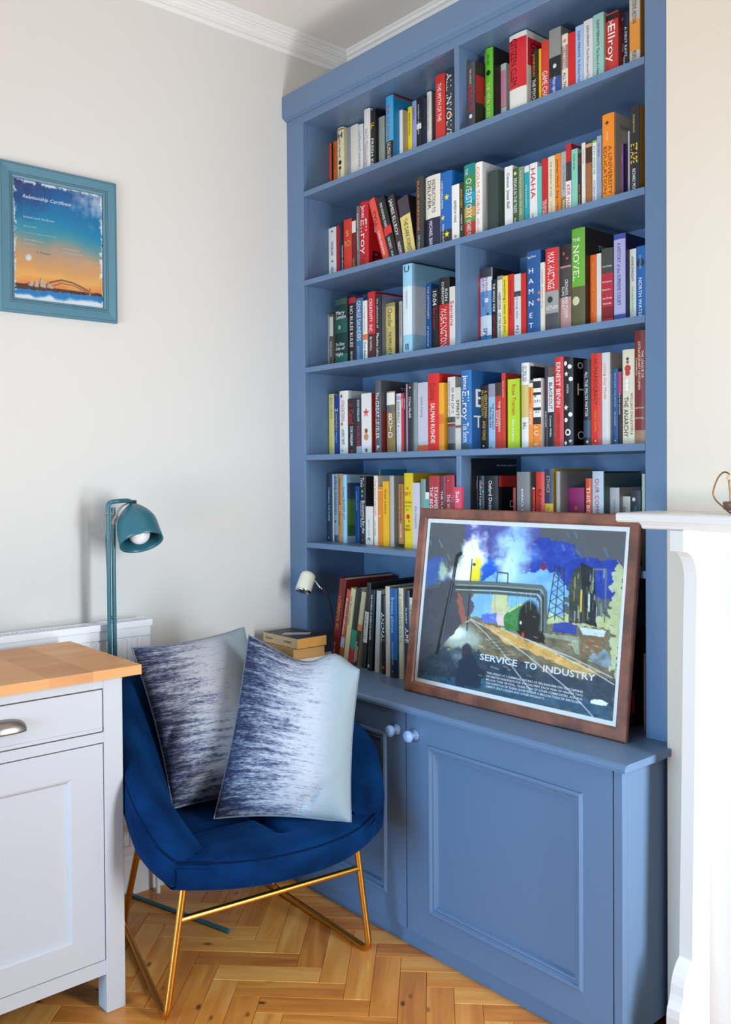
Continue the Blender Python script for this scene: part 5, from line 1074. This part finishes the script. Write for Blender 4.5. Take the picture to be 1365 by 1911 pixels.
cv.poly([(680, 560), (1050, 560), (1040, 760), (700, 720)], 'b8bb86', .05, .9, .1)
cv.poly([(320, 570), (1060, 620), (1060, 930), (240, 900), (230, 760)], '6f6650', .05, 1, .12)
cv.poly([(420, 600), (660, 690), (1000, 850), (900, 850), (540, 700)], 'd2a65c', .04, .8, .1)
cv.poly([(110, 730), (420, 745), (640, 815), (760, 850), (1070, 880), (1070, 1100), (100, 880)], '37434d', .07, 1, .06)
cv.poly([(110, 860), (500, 900), (1060, 1020), (1060, 1095), (100, 880)], '35566a', .08, .8, .08)
cv.blob((310, 690), .13, .13, 'a8b2a6', .9, .5); cv.blob((290, 640), .06, .06, 'd8ddd8', .9, .5)
cv.poly([(150, 440), (215, 430), (235, 400), (290, 400), (325, 450), (330, 600), (230, 720), (110, 800)], '4a4b50', .02, 1, .03)
cv.poly([(305, 440), (330, 480), (350, 590), (322, 600)], '9c5c4c', .02, .9)
cv.line([(328, 262), (310, 275), (285, 410), (205, 750)], .013, '1f2226'); cv.line([(300, 330), (225, 700)], .004, '6f7c88', .7)
cv.line([(382, 290), (352, 640)], .004, '2b2c2e'); cv.blob((392, 315), .012, .012, '2b2b2b')
# gantry of pipes, shed, engine and wagons
cv.poly([(480, 460), (560, 465), (560, 560), (470, 550)], 'b4b48a', .02, 1, .05)
for dy, c_, wd in ((0, '5d665f', .012), (14, '8b938c', .004), (24, '39403d', .010), (36, 'a9b3ac', .003), (46, '4b5450', .008)):
    cv.line([(302, 402+dy), (500, 408+dy), (720-dy*.6, 424+dy), (738-dy*.6, 450+dy), (735-dy*.6, 640)], wd, c_)
cv.line([(500, 400), (505, 352), (556, 358), (553, 405)], .004, '3b3f42')
cv.poly([(425, 560), (500, 552), (505, 605), (430, 600)], '4a5fae', .02, 1, .1); cv.poly([(495, 552), (540, 545), (535, 620), (500, 615)], 'c8b4ac', .02, 1, .08)
cv.poly([(535, 560), (600, 515), (690, 520), (700, 560), (620, 640), (530, 640)], '3f7a44', .015, 1, .08)
cv.line([(560, 545), (610, 512), (670, 512)], .006, 'b9c06c'); cv.blob((655, 590), .058, .125, '1f2420', 1, .06, 6); cv.poly([(590, 640), (730, 640), (735, 705), (640, 690)], '23201f', .02)
cv.blob((625, 660), .01, .022, 'c8402c'); cv.blob((615, 600), .008, .014, 'd6dcc8')
# lattice tower and tanks
for a, b_ in (((785, 320), (745, 580)), ((828, 325), (826, 590)), ((806, 320), (780, 585))): cv.line([a, b_], .003, '23302f')
for k in range(6):
    t0, t1 = k/6, (k+1)/6; A0, A1 = (785-40*t0, 320+260*t0), (785-40*t1, 320+260*t1); B0, B1 = (828-2*t0, 325+260*t0), (828-2*t1, 325+260*t1)
    cv.line([A0, B1], .0022, '2c3a3a'); cv.line([B0, A1], .0022, '2c3a3a')
cv.poly([(878, 330), (935, 322), (945, 600), (850, 600), (850, 420)], '3c443c', .01, 1, .08); cv.poly([(905, 300), (975, 330), (985, 620), (930, 600)], '22292c', .01, 1, .06)
cv.line([(970, 335), (1032, 335), (1028, 520)], .005, '6d6b74'); cv.line([(912, 440), (908, 540)], .006, 'd2b04a'); cv.line([(950, 460), (948, 540)], .005, 'c9cfc0'); cv.line([(1000, 480), (1010, 560)], .01, '6e7a70')
cv.poly([(775, 600), (850, 595), (890, 615), (885, 655), (770, 645)], '33468c', .01, 1, .08); cv.poly([(900, 618), (1030, 635), (1020, 668), (915, 655)], 'b9c4c6', .01, 1, .06)
cv.poly([(740, 655), (900, 665), (900, 760), (880, 750), (860, 690), (735, 670)], '8d9078', .01, 1, .1)
for x in (930, 970, 1010): cv.line([(x-22, 745), (x-14, 690), (x, 672), (x+14, 690), (x+6, 750)], .0055, '8a5a38')
cv.poly([(940, 775), (1030, 725), (1075, 820), (1000, 815)], '77848a', .03, 1, .15)
cv.blob((728, 325), .014, .022, '7a1f30', 1, 0, 5)
for L_ in ([(345, 600), (372, 586), (440, 650), (520, 740), (580, 830), (670, 950)], [(372, 583), (480, 640), (650, 765), (840, 925), (965, 1065)], [(520, 630), (760, 735), (980, 850), (1070, 905)], [(640, 680), (860, 770), (1060, 870)]): cv.line(L_, .0034, 'b9b8b4', .9)
for k in range(9):
    t = k/9; cv.line([(450+170*t, 690+140*t), (500+150*t, 690+140*t)], .0022, '4a4038', .8)
cv.blob((350, 740), .034, .05, '3a3c44', 1, .1, 4); cv.poly([(330, 760), (380, 762), (430, 850), (420, 930), (290, 910), (300, 820)], '2b3240', .03, .8)
cv.poly([(955, 985), (975, 978), (1015, 984), (1040, 1000), (1030, 1012), (990, 1008), (955, 1000)], 'dfe3e6')
# loose brush strokes and accents
rs = np.random.RandomState(3)
for k in range(90):
    x_, y_ = rs.uniform(380, 1050), rs.uniform(560, 860); L0 = rs.uniform(6, 26); c_ = ['d9c58a', '8f8f84', 'b98a4a', '4a4740', 'cfd2c4', '6f7f86'][rs.randint(6)]
    cv.line([(x_, y_), (x_+L0, y_+L0*.35)], .0016+.002*rs.rand(), c_, .55)
for k in range(60):
    x_, y_ = rs.uniform(170, 1080), rs.uniform(150, 420); L0 = rs.uniform(10, 40); c_ = ['6d92c4', '2c4c9c', 'b9cbd6', '3a3f78', '8aa9cf'][rs.randint(5)]
    cv.line([(x_, y_), (x_+L0*.4, y_+L0)], .004+.004*rs.rand(), c_, .22)
for k in range(26):
    x_ = rs.uniform(855, 1030); y_ = rs.uniform(330, 560); cv.line([(x_, y_), (x_-2, y_+rs.uniform(20, 70))], .0018+.0015*rs.rand(), ['aab4a4', '1d2224', 'c8a858', '5c6c74', 'd8dccf'][rs.randint(5)], .8)
for k in range(22):
    x_ = rs.uniform(420, 740); cv.line([(x_, 450), (x_-1, 450+rs.uniform(20, 110))], .0016, ['2c3230', '9aa79e', '4f6a8a'][rs.randint(3)], .7)
for k in range(12):
    x_ = 430+6*k; cv.line([(x_, 556), (x_+2, 604)], .0015, 'a8b4e0', .6)
cv.img = np.clip(cv.img*1.2, 0, 1)
cv.build('print', Pp, pic, print_m)
def plet(body, a, b_, base, cap, m_=ink, bold=0.0):
    lettering(body, m_, pic, (lambda u, v: pp(u0+(u1-u0)*a+u, v1-(v1-v0)*base+v, -.0056)), (u1-u0)*(b_-a), (v1-v0)*cap, maxratio=1.6, bold=bold)
plet('SERVICE', .352, .548, .811, .038, bold=.02); plet('TO', .582, .645, .811, .038, bold=.02); plet('INDUSTRY', .676, .915, .811, .038, bold=.02)
for k, (t, e_) in enumerate((('THE GREAT I C I CHEMICAL WORKS AT BILLINGHAM-ON-TEES DEPEND', .866), ('ON BRITISH RAILWAYS FOR THE DELIVERY EACH YEAR OF NEARLY TWO', .866), ('MILLION TONS OF COAL, 150,000 TONS OF OTHER COMMODITIES, AND FOR', .866), ('THE DISPATCH OF THREE-QUARTERS OF A MILLION TONS OF FERTILISERS,', .866), ('CEMENT, BULK LIQUIDS AND OTHER PRODUCTS.', .695))):
    plet(t, .394, e_, .886+k*.0198, .0125, bold=.015)
MB().add([pp(mwid-.003, mwid-.003, -.0035), pp(PW-mwid+.003, mwid-.003, -.0035), pp(PW-mwid+.003, PH-mwid+.003, -.0035), pp(mwid-.003, PH-mwid+.003, -.0035)], [(0, 1, 2, 3)]).build('glass', glass_m, pic, recalc=False)

# ---- certificate print
cy0, cy1, cz0, cz1 = FY0+mw_+.0002, FY1-mw_-.0002, FZ0+mw_+.0002, FZ1-mw_-.0002
def Cp(u, v, x=.0045): return (x, cy0+(cy1-cy0)*u, cz1-(cz1-cz0)*v)
cc = Canvas(130, 176, (cy1-cy0)/(cz1-cz0))
stops = [(0, '2d5f9e'), (.12, '1f78b4'), (.3, '1d92bb'), (.42, '4fa0b4'), (.52, 'a8a496'), (.62, 'cda684'), (.72, 'e0aa6c'), (.8, 'efbd6c'), (.87, 'ee9a58'), (1, 'ee9a58')]
vv = cc.V-.10*(cc.U-.3)*(cc.V < .6)+.05*cc.n[0]
for c_i in range(3): cc.img[..., c_i] = np.interp(vv, [q[0] for q in stops], [int(q[1][2*c_i:2*c_i+2], 16)/255 for q in stops])
cc.blob((.0, .0), .5, .35, '37467e', .9, .2, 1.2); cc.blob((1.0, .08), .42, .2, 'c9d6e4', .85, .5, 1.0); cc.blob((.75, .62), .5, .25, 'd9ae8a', .5, .2, .8)
cc.poly([(0, .905), (1, .895), (1, 1), (0, 1)], '2f86c8', .02, 1, .05)
cc.line([(.30, .885), (.40, .83), (.52, .80), (.64, .81), (.74, .835), (.84, .87)], .006, '6b4a3e'); cc.line([(.38, .875), (.52, .825), (.66, .835), (.80, .872)], .004, '8a5c44')
cc.poly([(0, .87), (.3, .868), (.45, .878), (.82, .878), (1, .872), (1, .9), (0, .915)], '5a3626', .015, 1, .08)
for (a, h_) in ((.14, .05), (.20, .05), (.26, .085), (.34, .045)): cc.poly([(a, .885), (a+.09, .885), (a+.075, .885-h_*.6), (a+.03, .885-h_)], 'cfb6a0', .006, 1, .05); cc.poly([(a, .885), (a+.03, .885-h_), (a+.02, .88)], '5c5064')
cc.poly([(.83, .84), (.86, .84), (.86, .9), (.83, .9)], 'c8824c')
ed = np.minimum(np.minimum(cc.U, 1-cc.U)*.8, np.minimum(cc.V, 1-cc.V)); cc.blend(np.clip((.018+.03*(cc.n[2]+cc.n[3])-ed)*80, 0, 1), 'eef0f2'); cc.blend(np.clip((.05+.05*cc.n[1]-(1-cc.V))*40, 0, 1)*(cc.V > .9), 'e9eef2')
cc.build('print', Cp, cert, print_m)
def clet(body, a, b_, base, cap, m_): lettering(body, m_, cert, (lambda u, v: (.0049, cy0+(cy1-cy0)*a+u, cz1-(cz1-cz0)*base+v)), (cy1-cy0)*(b_-a), (cz1-cz0)*cap, maxratio=1.8)
def clet_script(body, a, b_, base, cap, m_): lettering(body, m_, cert, (lambda u, v: (.0049, cy0+(cy1-cy0)*a+u+v*.35, cz1-(cz1-cz0)*base+v)), (cy1-cy0)*(b_-a), (cz1-cz0)*cap, maxratio=1.8, bold=.012)
clet_script('Relationship Certificate', .102, .635, .149, .03, ink); clet('Isabel and Andrew', .11, .448, .316, .022, ink2); clet('08 June 2021', .11, .25, .39, .012, ink2)
clet('Certificate of registered relationship', .108, .468, .442, .009, ink2); clet('Sydney NSW Registry', .108, .33, .502, .011, ink2); clet('registered on', .108, .25, .535, .008, ink2)
clet('Births Deaths Marriages', .54, .72, .53, .009, ink2); clet('Registrar New South Wales', .54, .77, .56, .009, ink2)
clet_script('A. Thomson', .245, .40, .60, .014, ink3)
MB().lathe([(0, .0), (.0105, .0), (.0105, -.0005)], (.0052, cy0+(cy1-cy0)*.156, cz1-(cz1-cz0)*.645), (1, 0, 0), 24).build('seal', mat('white_card', 'e9e9e7', .6), cert)
MB().add([(.0075, cy0-.003, cz0-.003), (.0075, cy1+.003, cz0-.003), (.0075, cy1+.003, cz1+.003), (.0075, cy0-.003, cz1+.003)], [(0, 1, 2, 3)]).build('glass', glass_m, cert, recalc=False)
flush_text()
